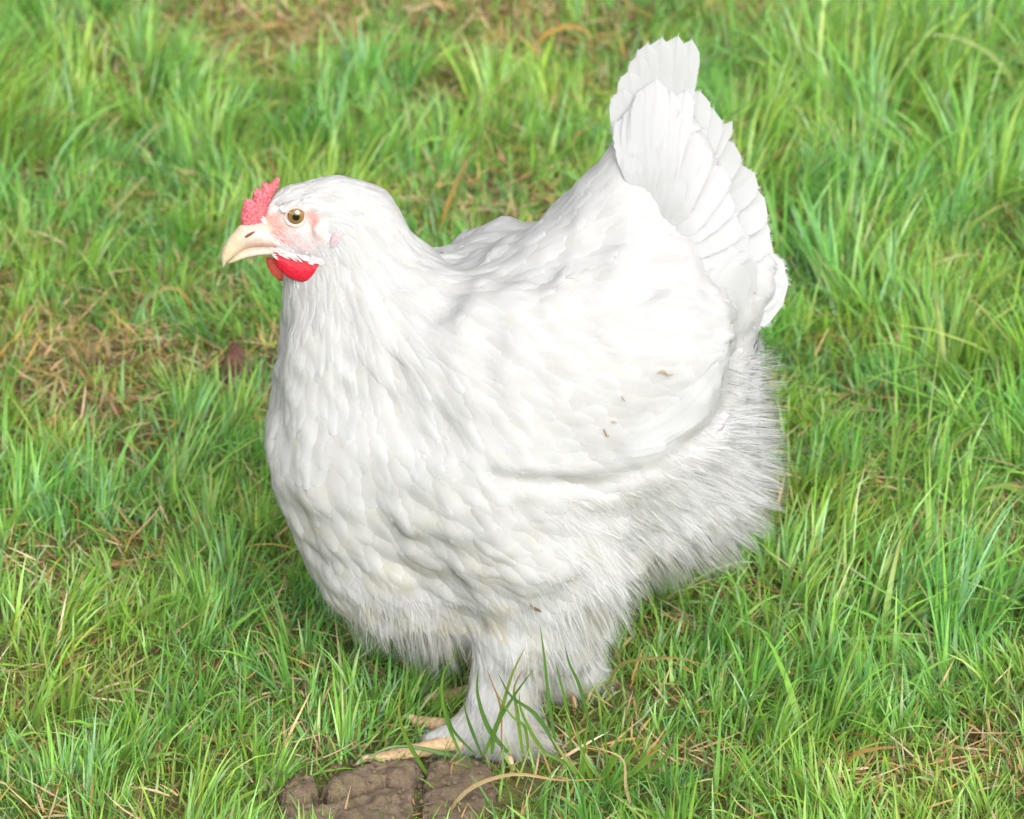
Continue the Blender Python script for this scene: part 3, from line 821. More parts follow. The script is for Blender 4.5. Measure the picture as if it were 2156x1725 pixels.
# ------------------------------------------------------------------ long feathers placed one by one
def spline(pts, n):
    pts = np.array(pts, float); t = np.linspace(0, len(pts) - 1, n)
    e = np.vstack([2 * pts[0] - pts[1], pts, 2 * pts[-1] - pts[-2]])
    i = np.minimum(t.astype(int), len(pts) - 2); f = (t - i)[:, None]
    a, b, c, d = e[i], e[i + 1], e[i + 2], e[i + 3]
    return 0.5 * (2 * b + (c - a) * f + (2 * a - 5 * b + 4 * c - d) * f ** 2 + (3 * b - a - 3 * c + d) * f ** 3)
def quill_feather(name, path, width, parent, nrm=(0, -1, 0.25), blunt=0.6, rows=16, colsn=9, fray=60, frl=0.005, cup=0.10, shade=0.95):
    """path: list of (frame x, frame y, depth y)"""
    p = spline([P(a, b, c) for a, b, c in path], rows + 1)
    d = unit(np.gradient(p, axis=0)); nr = np.tile(np.array(nrm, float), (rows + 1, 1))
    nr = unit(nr - d * (nr * d).sum(1, keepdims=True)); s_ = np.cross(d, nr)
    t = np.linspace(0, 1, rows + 1)
    w = np.clip(t * 3 + 0.25, 0, 1) * np.clip((1 - t ** (3 + 6 * blunt)), 0, 1) ** 0.5 * width * 0.5 + 0.0003
    s = np.linspace(-1, 1, colsn)
    lat = s[None] * w[:, None] * (1 + rng.normal(0, 0.02, (rows + 1, colsn)) * (np.abs(s) > 0.9))
    v = p[:, None] + s_[:, None] * lat[..., None] - nr[:, None] * (cup * np.abs(lat) * np.abs(s))[..., None]
    v += d[:, None] * (0.35 * np.abs(lat))[..., None] * (1 - t[:, None, None] ** 4)
    v[:, colsn // 2] += nr * 0.00035                      # the quill stands proud
    fv, ft_ = fringe(v[None], d[None], s_[None], nr[None], fray, np.array([frl]), wid=0.0002, t0=0.4)
    vv = np.concatenate([v.reshape(-1, 3), fv])
    c = np.ones((len(vv), 3)) * rng.uniform(shade - 0.04, shade)
    c[:(rows + 1) * colsn] *= (1 - 0.05 * (np.abs(s) < 0.15))[None, :].repeat(rows + 1, 0).reshape(-1, 1)
    o = mesh_np(name, vv, grid_quads(rows, colsn), ft_ + (rows + 1) * colsn, mat=M_FEATHER, parent=parent, col=c)
    gnm = grid_normals(v[None])[0]; gnm = np.where((gnm * nr[:, None]).sum(-1, keepdims=True) < 0, -gnm, gnm)
    soft_normals(o, np.concatenate([unit(gnm * 0.5 + nr[:, None] * 0.5).reshape(-1, 3), FRN[-1]]))
    return o
def surf_y(dx, dy):
    ys = np.linspace(-0.15, 0.0, 600)
    f = sdf(np.array([P(dx, dy, y) for y in ys]))
    return ys[np.argmax(f < 0)]
# flight feathers showing below the near wing, the far wing's mirrored
def hug_quill(name, xy, width, parent, off, side_sign=1, rows=20, colsn=9, shade=0.97):
    """a long feather pressed against the plumage, along frame points on the near flank"""
    p = spline([P(a, b, surf_y(a, b)) for a, b in xy], rows + 1)
    p = snap(p, np.full(rows + 1, off), 4); p[0] = snap(p[:1], np.array([0.0]), 3)[0]
    for _ in range(3): p[1:-1] = (p[:-2] + 2 * p[1:-1] + p[2:]) / 4
    d = unit(np.gradient(p, axis=0)); nr = normal(p); nr = unit(nr - d * (nr * d).sum(1, keepdims=True)); s_ = np.cross(d, nr)
    t = np.linspace(0, 1, rows + 1); s = np.linspace(-1, 1, colsn)
    w = np.clip(t * 3 + 0.25, 0, 1) * np.clip(1 - t ** 5, 0, 1) ** 0.5 * width * 0.5 + 0.0003
    lat = s[None] * w[:, None] * (1 + rng.normal(0, 0.04, (rows + 1, colsn)) * (np.abs(s) > 0.9))
    v = p[:, None] + s_[:, None] * lat[..., None]
    hug = snap(v.reshape(-1, 3), np.tile(off - 0.0012 * s ** 2, rows + 1), 3).reshape(v.shape)
    mv = hug - v; ml = np.linalg.norm(mv, axis=-1, keepdims=True)
    v = v + mv * np.minimum(1, 0.8 * np.abs(lat)[..., None] / np.maximum(ml, 1e-9))
    v += d[:, None] * (0.3 * np.abs(lat))[..., None] * (1 - t[:, None, None] ** 4)
    v[:, colsn // 2] += nr * 0.0003
    fv, ft_ = fringe(v[None], d[None], s_[None], nr[None], 50, np.array([0.004]), wid=0.00025, t0=0.3)
    v = v.reshape(-1, 3); vv = np.concatenate([v, fv])
    gn = np.concatenate([np.repeat(nr, colsn, 0), FRN[-1]])
    if side_sign < 0:
        vv = vv * np.array([1, -1, 1]); gn = gn * np.array([1, -1, 1])
    q = grid_quads(rows, colsn); tt = ft_ + len(v)
    if side_sign < 0: q = q[:, ::-1]; tt = tt[:, ::-1]
    c = np.ones((len(vv), 3)) * rng.uniform(shade - 0.03, shade); c[colsn // 2:len(v):colsn] *= 0.95
    o = mesh_np(name, vv, q, tt, mat=M_FEATHER, parent=parent, col=c)
    soft_normals(o, gn)
    return o
for i in range(5):
    o = i * 11
    xy = [(1290 + o * .6, 962 - o * 1.2), (1362 + o * .2, 958 - o * 1.2), (1432 - o * .1, 916 - o), (1500 - o * .4, 852 - o * .8), (1520 - o * .5, 820 - o * .5), (1536 - o * .5, 780 - o * .4)]
    hug_quill('flight_feather', xy, 0.014, wing[-1], 0.0022 + 0.0006 * i)
    if i % 2 == 0: hug_quill('flight_feather', xy, 0.014, wing[1], 0.0022 + 0.0006 * i, -1)
# tail
def depth_at(x, y, r):
    ys = np.linspace(-0.10, 0.01, 220); f = sdf(np.array([P(x, y, q) for q in ys])) < 0
    return ys[np.argmax(f)] - 0.0022 if f.any() else -0.0015 - 0.0030 * r
ROOTS = (1352, 400), (1452, 560)
TIPS = [(1312, 190, .022), (1326, 150, .020), (1346, 116, .018), (1364, 92, .020), (1394, 80, .023), (1428, 76, .023), (1457, 84, .021), (1440, 128, .020), (1474, 192, .028), (1502, 230, .028), (1541, 256, .011), (1544, 300, .030), (1588, 364, .030),
        (1610, 418, .036), (1621, 484, .038), (1630, 545, .038), (1650, 606, .042), (1648, 642, .046), (1606, 672, .044)]
for r in range(3):
    for i, (tx, ty, w) in enumerate(TIPS):
        if r and w < 0.015: continue
        f = i / (len(TIPS) - 1)
        rx, ry = ROOTS[0][0] + (ROOTS[1][0] - ROOTS[0][0]) * f, ROOTS[0][1] + (ROOTS[1][1] - ROOTS[0][1]) * f
        k = 0.30 * r + (rng.uniform(-0.06, 0.06) if r else 0)
        side = rng.uniform(-10, 10) if r else 0
        ex, ey = tx + (rx - tx) * k + side, ty + (ry - ty) * k + side * 0.4
        ax_, ay_ = tx + (rx - tx) * min(1.0, k + 0.85), ty + (ry - ty) * min(1.0, k + 0.85)
        mx_, my_ = (ex + ax_) / 2 + (ey - ay_) * 0.03, (ey + ay_) / 2
        if r == 0: dp = (0.004, 0.0, -0.001 - 0.010 * sstep(0.8, 1.0, np.float64(f)))
        else: dp = (depth_at(ax_, ay_, r) + 0.005, depth_at(mx_, my_, r), depth_at(ex, ey, r) + 0.0006)
        quill_feather('tail_feather', [(ax_, ay_, dp[0]), (mx_, my_, dp[1]), (ex, ey, dp[2])], w * (1 - 0.06 * r), hen, (-0.15, -0.85, 0.5), 0.6, fray=150, frl=0.0042, shade=0.94 - 0.02 * r)

# ------------------------------------------------------------------ comb, wattles, beak, eye, ear
def plate(name, outline, thick, mat, parent, y0=0.0, bump=0.0, cells=0.0011, tilt=0.0, edge=7.0):
    """swollen leaf of flesh: outline in frame coordinates, thickest inside, thin at the rim"""
    pl = np.array(outline, float)
    x0, y_0 = pl.min(0) - 3; x1, y_1 = pl.max(0) + 3
    st = cells / PX
    xs = np.arange(x0, x1 + st, st); ys = np.arange(y_0, y_1 + st, st)
    X, Y = np.meshgrid(xs, ys)
    def sd(px, py):
        A = pl; B = np.roll(pl, -1, 0)
        e = B - A; w = np.stack([px, py], -1)[..., None, :] - A
        h = np.clip((w * e).sum(-1) / (e * e).sum(-1), 0, 1)
        dist = np.sqrt(((w - e * h[..., None]) ** 2).sum(-1)).min(-1)
        c1 = A[:, 1] <= py[..., None]; c2 = B[:, 1] > py[..., None]
        cr = e[:, 0] * w[..., 1] - e[:, 1] * w[..., 0]
        wn = ((c1 & c2 & (cr > 0)).astype(int) - (~c1 & ~c2 & (cr < 0)).astype(int)).sum(-1)
        return np.where(wn != 0, -dist, dist)
    D = sd(X, Y)
    # pull the lattice points just outside onto the outline
    gx, gy = np.gradient(D, st)[1], np.gradient(D, st)[0]
    gl = np.maximum(np.hypot(gx, gy), 0.3)
    m = D > -0.15 * st
    mm = m & (D < 1.5 * st)
    X2, Y2 = X.copy(), Y.copy()
    X2[mm] -= (D * gx / gl ** 2)[mm]; Y2[mm] -= (D * gy / gl ** 2)[mm]
    hgt = np.where(m, 0, 1 - np.exp(-np.maximum(-D, 0) / edge)) * thick
    if bump: hgt = hgt * (1 + bump * np.sin(X * 0.55 + 1.3 * np.sin(Y * 0.4)) * np.sin(Y * 0.6 + X * 0.2))
    ny, nx = X.shape
    cc = (D[:-1, :-1] + D[1:, :-1] + D[:-1, 1:] + D[1:, 1:]) / 4
    inside = (cc < 0.35 * st) & (np.maximum.reduce([D[:-1, :-1], D[1:, :-1], D[:-1, 1:], D[1:, 1:]]) < 1.5 * st)
    i = (np.arange(ny - 1)[:, None] * nx + np.arange(nx - 1))[inside]
    q = np.stack([i, i + 1, i + nx + 1, i + nx], 1)
    base = np.array([P(a, b, y0) for a, b in zip(X2.ravel(), Y2.ravel())])
    f = base.copy(); f[:, 1] = y0 - hgt.ravel() + tilt * (base[:, 0] - base[:, 0].mean())
    b = base.copy(); b[:, 1] = y0 + hgt.ravel() * 0.8 + tilt * (base[:, 0] - base[:, 0].mean())
    n = len(f)
    o = mesh_np(name, np.concatenate([f, b]), np.concatenate([q[:, ::-1], q + n]), mat=mat, parent=parent)
    bm = bmesh.new(); bm.from_mesh(o.data)
    bmesh.ops.delete(bm, geom=[x for x in bm.verts if not x.link_faces], context='VERTS')
    bmesh.ops.remove_doubles(bm, verts=bm.verts, dist=0.00012)
    bmesh.ops.recalc_face_normals(bm, faces=bm.faces)
    bm.to_mesh(o.data); bm.free()
    o.data.polygons.foreach_set('use_smooth', np.ones(len(o.data.polygons), bool))
    return o
def zc(*z): return [(431.2 + 0.2593 * a, 319.4 + 0.2593 * b) for a, b in z]
M_COMB = mat_skin('comb_flesh', (0.38, 0.055, 0.075), (0.52, 0.16, 0.18), 520, 0.6, 0.25, 1.0)
M_WATTLE = mat_skin('wattle_flesh', (0.36, 0.004, 0.016), (0.48, 0.012, 0.032), 900, 0.5, 0.25, 0.5)
M_WATTLE2 = mat_skin('far_wattle_flesh', (0.56, 0.05, 0.035), (0.64, 0.13, 0.10), 900, 0.5, 0.3, 0.4)
def mat_beak(name, tip, base):
    m, n, out = new_mat(name)
    g = nd(n, 'ShaderNodeNewGeometry'); sx = nd(n, 'ShaderNodeSeparateXYZ'); n.links.new(g.outputs['Position'], sx.inputs[0])
    mr = nd(n, 'ShaderNodeMapRange'); mr.inputs[1].default_value = P(500, 500)[0]; mr.inputs[2].default_value = P(532, 500)[0]
    n.links.new(sx.outputs[0], mr.inputs[0])
    no = noise_node(n, 500, 4, 0.65); n2 = noise_node(n, 160, 2)
    c = mixc(n, mr.outputs[0], tip, base)
    c = mixc(n, 0.45, c, ramp(n, no.outputs[0], [(0.3, (0.62, 0.56, 0.48)), (0.65, (1, 1, 1))]).outputs[0], 'MULTIPLY')
    c = mixc(n, 0.35, c, ramp(n, n2.outputs[0], [(0.4, (0.75, 0.65, 0.5)), (0.6, (1, 1, 1))]).outputs[0], 'MULTIPLY')
    p = nd(n, 'ShaderNodeBsdfPrincipled', Roughness=0.42); p.inputs['Subsurface Weight'].default_value = 0.15; p.inputs['Subsurface Scale'].default_value = 0.002
    n.links.new(c, p.inputs['Base Color'])
    bp = nd(n, 'ShaderNodeBump', Strength=0.35, Distance=0.001); n.links.new(no.outputs[0], bp.inputs['Height']); n.links.new(bp.outputs[0], p.inputs['Normal'])
    n.links.new(p.outputs[0], out.inputs[0])
    return m
M_BEAK = mat_beak('beak_horn', (0.58, 0.49, 0.36), (0.60, 0.46, 0.41))
M_BEAK2 = mat_beak('lower_beak_horn', (0.56, 0.47, 0.34), (0.60, 0.47, 0.40))
M_DARK = mat_plain('nostril_dark', (0.16, 0.07, 0.04), 0.8, 0.1)
comb = plate('comb', zc((300, 610), (288, 540), (296, 470), (312, 420), (325, 375), (340, 366), (352, 388), (385, 385), (390, 345), (398, 300), (410, 322), (416, 300), (428, 274), (440, 305), (456, 300), (462, 250), (478, 240), (490, 258),
                        (497, 232), (515, 262), (540, 252), (562, 222), (588, 198), (610, 212), (612, 250), (602, 290), (570, 335), (545, 380), (520, 440), (500, 520), (470, 600), (400, 630)), 0.0046, M_COMB, hen, 0.0, 0.14, 0.0008, edge=9)
comb['label'] = 'small pinkish red comb with jagged points'
wn = plate('wattle', zc((552, 815), (640, 825), (740, 838), (840, 862), (930, 892), (962, 912), (945, 962), (898, 1014), (845, 1046), (790, 1056), (725, 1044), (665, 1012), (615, 966), (575, 912), (556, 860)), 0.0034, M_WATTLE, hen, -0.0210, 0.12, 0.0009, edge=12)
wn['label'] = 'deep red near wattle'
wf = plate('wattle', zc((492, 862), (515, 850), (560, 865), (620, 930), (680, 990), (700, 1040), (650, 1052), (600, 1042), (550, 1000), (510, 940)), 0.0026, M_WATTLE2, hen, 0.010, 0.05, 0.0009, edge=10)
wf['label'] = 'paler red far wattle'
def horn(name, secs, mat, parent, n=20, power=2.0):
    """loft of sections: (top frame xy, bottom frame xy, half width m)"""
    sp = spline([(*a, *b, w) for a, b, w in secs], len(secs) * 5)
    rings = []
    for ax_, ay, bx, by, w in sp:
        A, B = P(ax_, ay), P(bx, by); c = (A + B) / 2; h = (A - B) / 2
        th = np.linspace(0, 2 * math.pi, n, endpoint=False)
        cs, sn = np.cos(th), np.sin(th)
        rings.append(c + h * (np.sign(cs) * np.abs(cs) ** (2 / power))[:, None] + np.array([0, 1, 0]) * (max(w, 0.0002) * np.sign(sn) * np.abs(sn) ** (2 / power))[:, None])
    v = np.concatenate(rings); m = len(rings)
    i = np.arange(n); q = np.concatenate([np.stack([r * n + i, r * n + (i + 1) % n, (r + 1) * n + (i + 1) % n, (r + 1) * n + i], 1) for r in range(m - 1)])
    o = mesh_np(name, v, q, mat=mat, parent=parent)
    bm = bmesh.new(); bm.from_mesh(o.data); bmesh.ops.holes_fill(bm, edges=bm.edges); bmesh.ops.recalc_face_normals(bm, faces=bm.faces); bm.to_mesh(o.data); bm.free()
    return o
def Z(a, b): return (431.2 + 0.2593 * a, 319.4 + 0.2593 * b)
beak = horn('beak', [(Z(470, 560), Z(640, 770), 0.0125), (Z(380, 575), Z(520, 760), 0.0115), (Z(300, 590), Z(400, 765), 0.0095), (Z(240, 645), Z(320, 790), 0.0075), (Z(185, 715), Z(255, 835), 0.0058),
                     (Z(148, 790), Z(200, 880), 0.0042), (Z(134, 860), Z(172, 910), 0.0026), (Z(145, 934), Z(152, 936), 0.0006)], M_BEAK, hen)
horn('lower_mandible', [(Z(670, 745), Z(620, 828), 0.0118), (Z(545, 742), Z(505, 820), 0.0106), (Z(420, 748), Z(402, 838), 0.0090), (Z(330, 770), Z(305, 868), 0.0070), (Z(250, 825), Z(235, 894), 0.0050), (Z(195, 885), Z(188, 906), 0.0020)], M_BEAK2, beak)
def blob(name, c, rx, ry, rz, mat, parent, seg=20, rot=0.0):
    bm = bmesh.new(); bmesh.ops.create_uvsphere(bm, u_segments=seg, v_segments=seg // 2, radius=1.0)
    for x in bm.verts:
        a, b = x.co.x * rx, x.co.z * rz
        x.co = (c[0] + a * math.cos(rot) - b * math.sin(rot), c[1] + x.co.y * ry, c[2] + a * math.sin(rot) + b * math.cos(rot))
    for f in bm.faces: f.smooth = True
    me = bpy.data.meshes.new(name); bm.to_mesh(me); bm.free(); me.materials.append(mat)
    o = bpy.data.objects.new(name, me); COL.objects.link(o); o.parent = parent
    return o
def surf_y(dx, dy):
    ys = np.linspace(-0.15, 0.0, 600)
    f = sdf(np.array([P(dx, dy, y) for y in ys]))
    return ys[np.argmax(f < 0)]
for s in (-1, 1):
    c = P(*Z(365, 668), surf_y(560, 490) * 0 - 0.0088); c = np.array([c[0], s * 0.0096, c[2]])
    blob('nostril', c, 0.0042, 0.0012, 0.0010, M_DARK, beak, 14, 0.55)
M_CERE = mat_skin('cere', (0.78, 0.60, 0.44), (0.84, 0.70, 0.56), 800, 0.5, 0.2, 0.3)
def mat_eye():
    m, n, out = new_mat('eye')
    at = nd(n, 'ShaderNodeAttribute', attribute_name='tint')
    p = nd(n, 'ShaderNodeBsdfPrincipled', Roughness=0.08); p.inputs['Coat Weight'].default_value = 0.8; p.inputs['Coat Roughness'].default_value = 0.02
    no = noise_node(n, 1800, 3)
    c = mixc(n, 0.4, at.outputs['Color'], ramp(n, no.outputs[0], [(0.3, (0.5, 0.5, 0.5)), (0.7, (1, 1, 1))]).outputs[0], 'MULTIPLY')
    n.links.new(c, p.inputs['Base Color']); n.links.new(p.outputs[0], out.inputs[0])
    return m
M_EYE = mat_eye()
def eye(side):
    ey = surf_y(624, 455) + 0.0012
    c = P(623.6, 454, ey); c = np.array([c[0], abs(ey) * side * 1.0, c[2]])
    if side > 0: c[2] = P(623.6, 454, ey)[2]
    R = 0.0080; n_r, n_a = 26, 40
    # dome looking outward
    rad_ = np.linspace(0.0001, 1.45, n_r); v, col = [], []
    for th in rad_:
        for a in np.linspace(0, 2 * math.pi, n_a, endpoint=False):
            x, z = R * math.sin(th) * math.cos(a), R * math.sin(th) * math.sin(a)
            v.append(c + np.array([x, side * (R * (math.cos(th) - 0.62)), z]))
            r = math.hypot(x, z) / 0.0057
            if r < 0.46: k = (0.006, 0.006, 0.007)
            elif r < 0.93:
                f = (r - 0.46) / 0.47
                k = (0.15 + 0.10 * f, 0.088 + 0.055 * f, 0.022)
            elif r < 1.06: k = (0.05, 0.03, 0.02)
            else: k = (0.62, 0.5, 0.46)
            col.append(k)
    i = np.arange(n_a)
    q = np.concatenate([np.stack([r * n_a + i, r * n_a + (i + 1) % n_a, (r + 1) * n_a + (i + 1) % n_a, (r + 1) * n_a + i], 1) for r in range(n_r - 1)])
    if side > 0: q = q[:, ::-1]
    o = mesh_np('eye', np.array(v), q[:, ::-1] if side < 0 else q[:, ::-1], mat=M_EYE, parent=hen, col=np.array(col))
    # eyelids: two rims of skin that almond the eye
    for nm, a0, a1, rr in (('upper_eyelid', 0.12, math.pi - 0.12, 1.0), ('lower_eyelid', math.pi - 0.1, 2 * math.pi + 0.1, 1.06)):
        th = np.linspace(a0, a1, 26); ring = []
        for k, a in enumerate(th):
            e = math.sin(math.pi * k / 25)
            rx, rz = 0.0073 * rr, 0.0066 * rr
            ctr = c + np.array([math.cos(a) * rx, side * 0.0017, math.sin(a) * rz])
            out_ = np.array([math.cos(a), 0, math.sin(a)])
            for b in np.linspace(0, 2 * math.pi, 10, endpoint=False):
                ring.append(ctr + (out_ * math.cos(b) * 1.15 + np.array([0, side, 0]) * math.sin(b) * 0.8) * (0.0004 + 0.0007 * e))
        i = np.arange(10)
        q = np.concatenate([np.stack([r * 10 + i, r * 10 + (i + 1) % 10, (r + 1) * 10 + (i + 1) % 10, (r + 1) * 10 + i], 1) for r in range(25)])
        mesh_np(nm, np.array(ring), q, mat=M_LID, parent=o)
    return o
M_LID = mat_skin('eyelid_skin', (0.44, 0.31, 0.28), (0.56, 0.43, 0.39), 1200, 0.5, 0.2, 0.4)
for s in (-1, 1): eye(s)
M_LOBE = mat_skin('ear_lobe_skin', (0.30, 0.23, 0.26), (0.46, 0.37, 0.38), 900, 0.5, 0.25, 0.6)
for s in (-1, 1):
    yy = surf_y(707, 508); c = P(707, 508, yy)
    blob('ear_lobe', (c[0], s * (abs(yy) - 0.0005), c[2]), 0.0042, 0.0020, 0.0084, M_LOBE, hen, 18, -0.25)

# ------------------------------------------------------------------ feet
M_TOE = mat_skin('toe_scale', (0.36, 0.23, 0.12), (0.52, 0.37, 0.22), 420, 0.6, 0.1, 0.8)
M_CLAW = mat_plain('claw_horn', (0.50, 0.36, 0.24), 0.4, 0.4)
def tube(name, pts, radii, mat, parent, n=12, rows=22, rings=0.0):
    p = spline(pts, rows); r = np.interp(np.linspace(0, 1, rows), np.linspace(0, 1, len(radii)), radii)
    r = r * (1 + rings * np.sin(np.linspace(0, rows * 1.6, rows)))
    d = unit(np.gradient(p, axis=0)); up = np.tile(np.array([0, 0, 1.0]), (rows, 1))
    s = unit(np.cross(d, up)); k = np.cross(s, d)
    th = np.linspace(0, 2 * math.pi, n, endpoint=False)
    v = (p[:, None] + (s[:, None] * np.cos(th)[None, :, None] + k[:, None] * np.sin(th)[None, :, None] * 0.85) * r[:, None, None]).reshape(-1, 3)
    i = np.arange(n)
    q = np.concatenate([np.stack([a * n + i, a * n + (i + 1) % n, (a + 1) * n + (i + 1) % n, (a + 1) * n + i], 1) for a in range(rows - 1)])
    o = mesh_np(name, v, q, mat=mat, parent=parent)
    bm = bmesh.new(); bm.from_mesh(o.data); bmesh.ops.holes_fill(bm, edges=bm.edges); bmesh.ops.recalc_face_normals(bm, faces=bm.faces); bm.to_mesh(o.data); bm.free()
    return o
def foot(ox, oy):
    base = G(1050, 1560); base = np.array([base[0] + ox, -0.054 + oy, 0.0])
    f = blob('foot', (base[0], base[1], 0.012), 0.016, 0.013, 0.011, M_TOE, hen, 16)
    def toe(dirx, diry, ln, r):
        d = np.array([dirx, diry, 0.0]); d /= np.linalg.norm(d)
        pts = [base + d * 0.006 + [0, 0, 0.012], base + d * ln * 0.35 + [0, 0, 0.013], base + d * ln * 0.7 + [0, 0, 0.009], base + d * ln + [0, 0, 0.006]]
        t = tube('toe', pts, [r, r * 0.95, r * 0.85, r * 0.65], M_TOE, f, rows=44, rings=0.07)
        e = pts[-1]
        tube('claw', [e - d * 0.003, e + d * 0.007 + [0, 0, 0.0015], e + d * 0.015 + [0, 0, -0.004]], [r * 0.55, r * 0.42, 0.0006], M_CLAW, f, 8, 10)
    toe(-1, -0.24, 0.090, 0.0072); toe(-0.85, 0.62, 0.074, 0.0068); toe(0.35, -1.0, 0.018, 0.0058); toe(1, 0.25, 0.030, 0.0055)
foot(0, 0); foot(LEGX, 0.104)

# white cheek feathers falling over the root of the near wattle, and round the beak
def cheek_row():
    V_, T_ = [], []
    for (a, b, n_, ln) in ((Z(548, 812), Z(940, 893), 110, 0.0055), (Z(560, 735), Z(700, 800), 60, 0.005), (Z(470, 560), Z(500, 700), 30, 0.004)):
        for i in range(n_):
            f = rng.random(); x, y = a[0] + (b[0] - a[0]) * f + rng.normal(0, 2.5), a[1] + (b[1] - a[1]) * f + rng.normal(-2, 4)
            yy = min(surf_y(x, y), -0.004); near_w = n_ == 110
            if near_w: yy = -0.0245 - rng.random() * 0.002
            c = P(x, y, yy); d = np.array([0.9, -0.1, -0.38 + rng.normal(0, 0.16)]) if n_ != 40 else np.array([0.5, -0.1, 0.8 + rng.normal(0, 0.2)])
            d /= np.linalg.norm(d); l = ln * rng.uniform(0.5, 1.2); w = np.array([-d[2], 0, d[0]]) * 0.0004
            k = len(V_); m = c + d * l * 0.5 + np.array([0, -0.0006, 0])
            V_ += [c - w, c + w, m + w * 1.1, m - w * 1.1, c + d * l]; T_.append(k)
    T_ = np.array(T_)[:, None]
    o = mesh_np('cheek_feathers', np.array(V_), T_ + np.array([[0, 1, 2, 3]]), T_ + np.array([[3, 2, 4]]), mat=M_QUILL, parent=hen, col=np.ones((len(V_), 3)) * 0.84)
    o['kind'] = 'stuff'
cheek_row()

# ================================================================== SMALL THINGS OF THE LAWN
# ------------------------------------------------------------------ cracked earth in front of the feet
def clod(outline, h, label, mat, name='soil_clod', seed=1, z0=-0.004, cell=0.0014, rough=1.0, group=None):
    g = np.array([G(a, b)[:2] for a, b in outline])
    lo, hi = g.min(0) - 0.003, g.max(0) + 0.003
    xs, ys = np.arange(lo[0], hi[0], cell), np.arange(lo[1], hi[1], cell)
    X, Y = np.meshgrid(xs, ys); A = g; B = np.roll(g, -1, 0); e = B - A
    nf = noise_fn(seed, 0.020, 12, 2); nf2 = noise_fn(seed + 1, 0.009, 30, 2); nf3 = noise_fn(seed + 2, 0.004, 40, 2)
    q = np.stack([X.ravel(), Y.ravel()], 1); jit = np.column_stack([nf2(q), nf2(q + 3)]) * 0.0014 + np.column_stack([nf3(q), nf3(q + 5)]) * 0.0006
    w = (q + jit)[:, None] - A; t = np.clip((w * e).sum(-1) / (e * e).sum(-1), 0, 1)
    dist = np.sqrt(((w - e * t[..., None]) ** 2).sum(-1)).min(-1)
    c1 = A[:, 1] <= (q + jit)[:, None, 1]; c2 = B[:, 1] > (q + jit)[:, None, 1]; cr = e[:, 0] * w[..., 1] - e[:, 1] * w[..., 0]
    wn_ = ((c1 & c2 & (cr > 0)).astype(int) - (~c1 & ~c2 & (cr < 0)).astype(int)).sum(-1)
    D = np.where(wn_ != 0, dist, -dist) - 0.0007
    Zh = z0 + h * (1 - np.exp(-np.maximum(D, 0) / 0.0018)) * (0.9 + 0.12 * nf(q)) + np.where(D > 0.001, rough * (0.00028 * nf2(q) + 0.00022 * nf3(q)), 0)
    ny, nx = X.shape; ins = (D.reshape(ny, nx) > -cell)
    f = ins[:-1, :-1] & ins[1:, :-1] & ins[:-1, 1:] & ins[1:, 1:]
    i = (np.arange(ny - 1)[:, None] * nx + np.arange(nx - 1))[f]
    used = np.unique(np.stack([i, i + 1, i + nx + 1, i + nx])); mp = -np.ones(nx * ny, int); mp[used] = np.arange(len(used))
    v = np.column_stack([q, Zh])[used]; c = v.mean(0); c[2] = 0
    qd = mp[np.stack([i, i + 1, i + nx + 1, i + nx], 1)]
    # closed underside so that the clod is a lump
    vb = v.copy(); vb[:, 2] = z0 - 0.004; n_ = len(v)
    ed = {}
    for a_, b_2 in np.concatenate([qd[:, [0, 1]], qd[:, [1, 2]], qd[:, [2, 3]], qd[:, [3, 0]]]): ed[(a_, b_2)] = 1
    rim = np.array([(b_2, a_, a_ + n_, b_2 + n_) for (a_, b_2) in ed if (b_2, a_) not in ed])
    o = mesh_np(name, np.concatenate([v, vb]) - c, np.concatenate([qd, qd[:, ::-1] + n_, rim]), mat=mat)
    o.location = c
    return tag(o, label, 'clod', group)
GRP = 'cracked clods of bare earth'
clod([(585, 1682), (606, 1658), (640, 1646), (668, 1656), (672, 1680), (640, 1700), (596, 1704)], 0.016, 'crumbly dark clod at the left end of the cracked earth', M_CLOD, seed=31, rough=2.6, group=GRP)
clod([(676, 1672), (700, 1652), (760, 1634), (830, 1620), (884, 1614), (890, 1636), (878, 1660), (850, 1668), (800, 1668), (760, 1680), (725, 1694), (690, 1700)], 0.017, 'long mossy clod just below the front toe', M_CLOD, seed=33, group=GRP)
clod([(590, 1714), (650, 1708), (700, 1708), (734, 1700), (768, 1686), (806, 1676), (856, 1676), (880, 1684), (872, 1720), (860, 1790), (590, 1790)], 0.015, 'broad brown clod at the bottom edge of the picture', M_CLOD, seed=35, group=GRP)
clod([(896, 1616), (960, 1606), (1020, 1612), (1050, 1640), (1046, 1700), (1000, 1760), (884, 1780), (886, 1690), (890, 1662)], 0.013, 'smooth brown clod right of the deep crack', M_CLOD, seed=37, group=GRP)
clod([(466, 812), (476, 778), (500, 768), (520, 786), (522, 812), (496, 826)], 0.034, 'small reddish brown lump of earth left of the breast', M_REDCLOD, 'earth_lump', 41, rough=2.0)
clod([(562, 772), (572, 748), (600, 745), (610, 770), (590, 784)], 0.016, 'dark earth lump half hidden behind the breast', M_REDCLOD, 'earth_lump', 43, rough=2.0)
clod([(640, 1560), (668, 1545), (720, 1550), (722, 1575), (672, 1582)], 0.010, 'dark bare patch of soil left of the toes', M_REDCLOD, 'soil_patch', 45, rough=1.6)

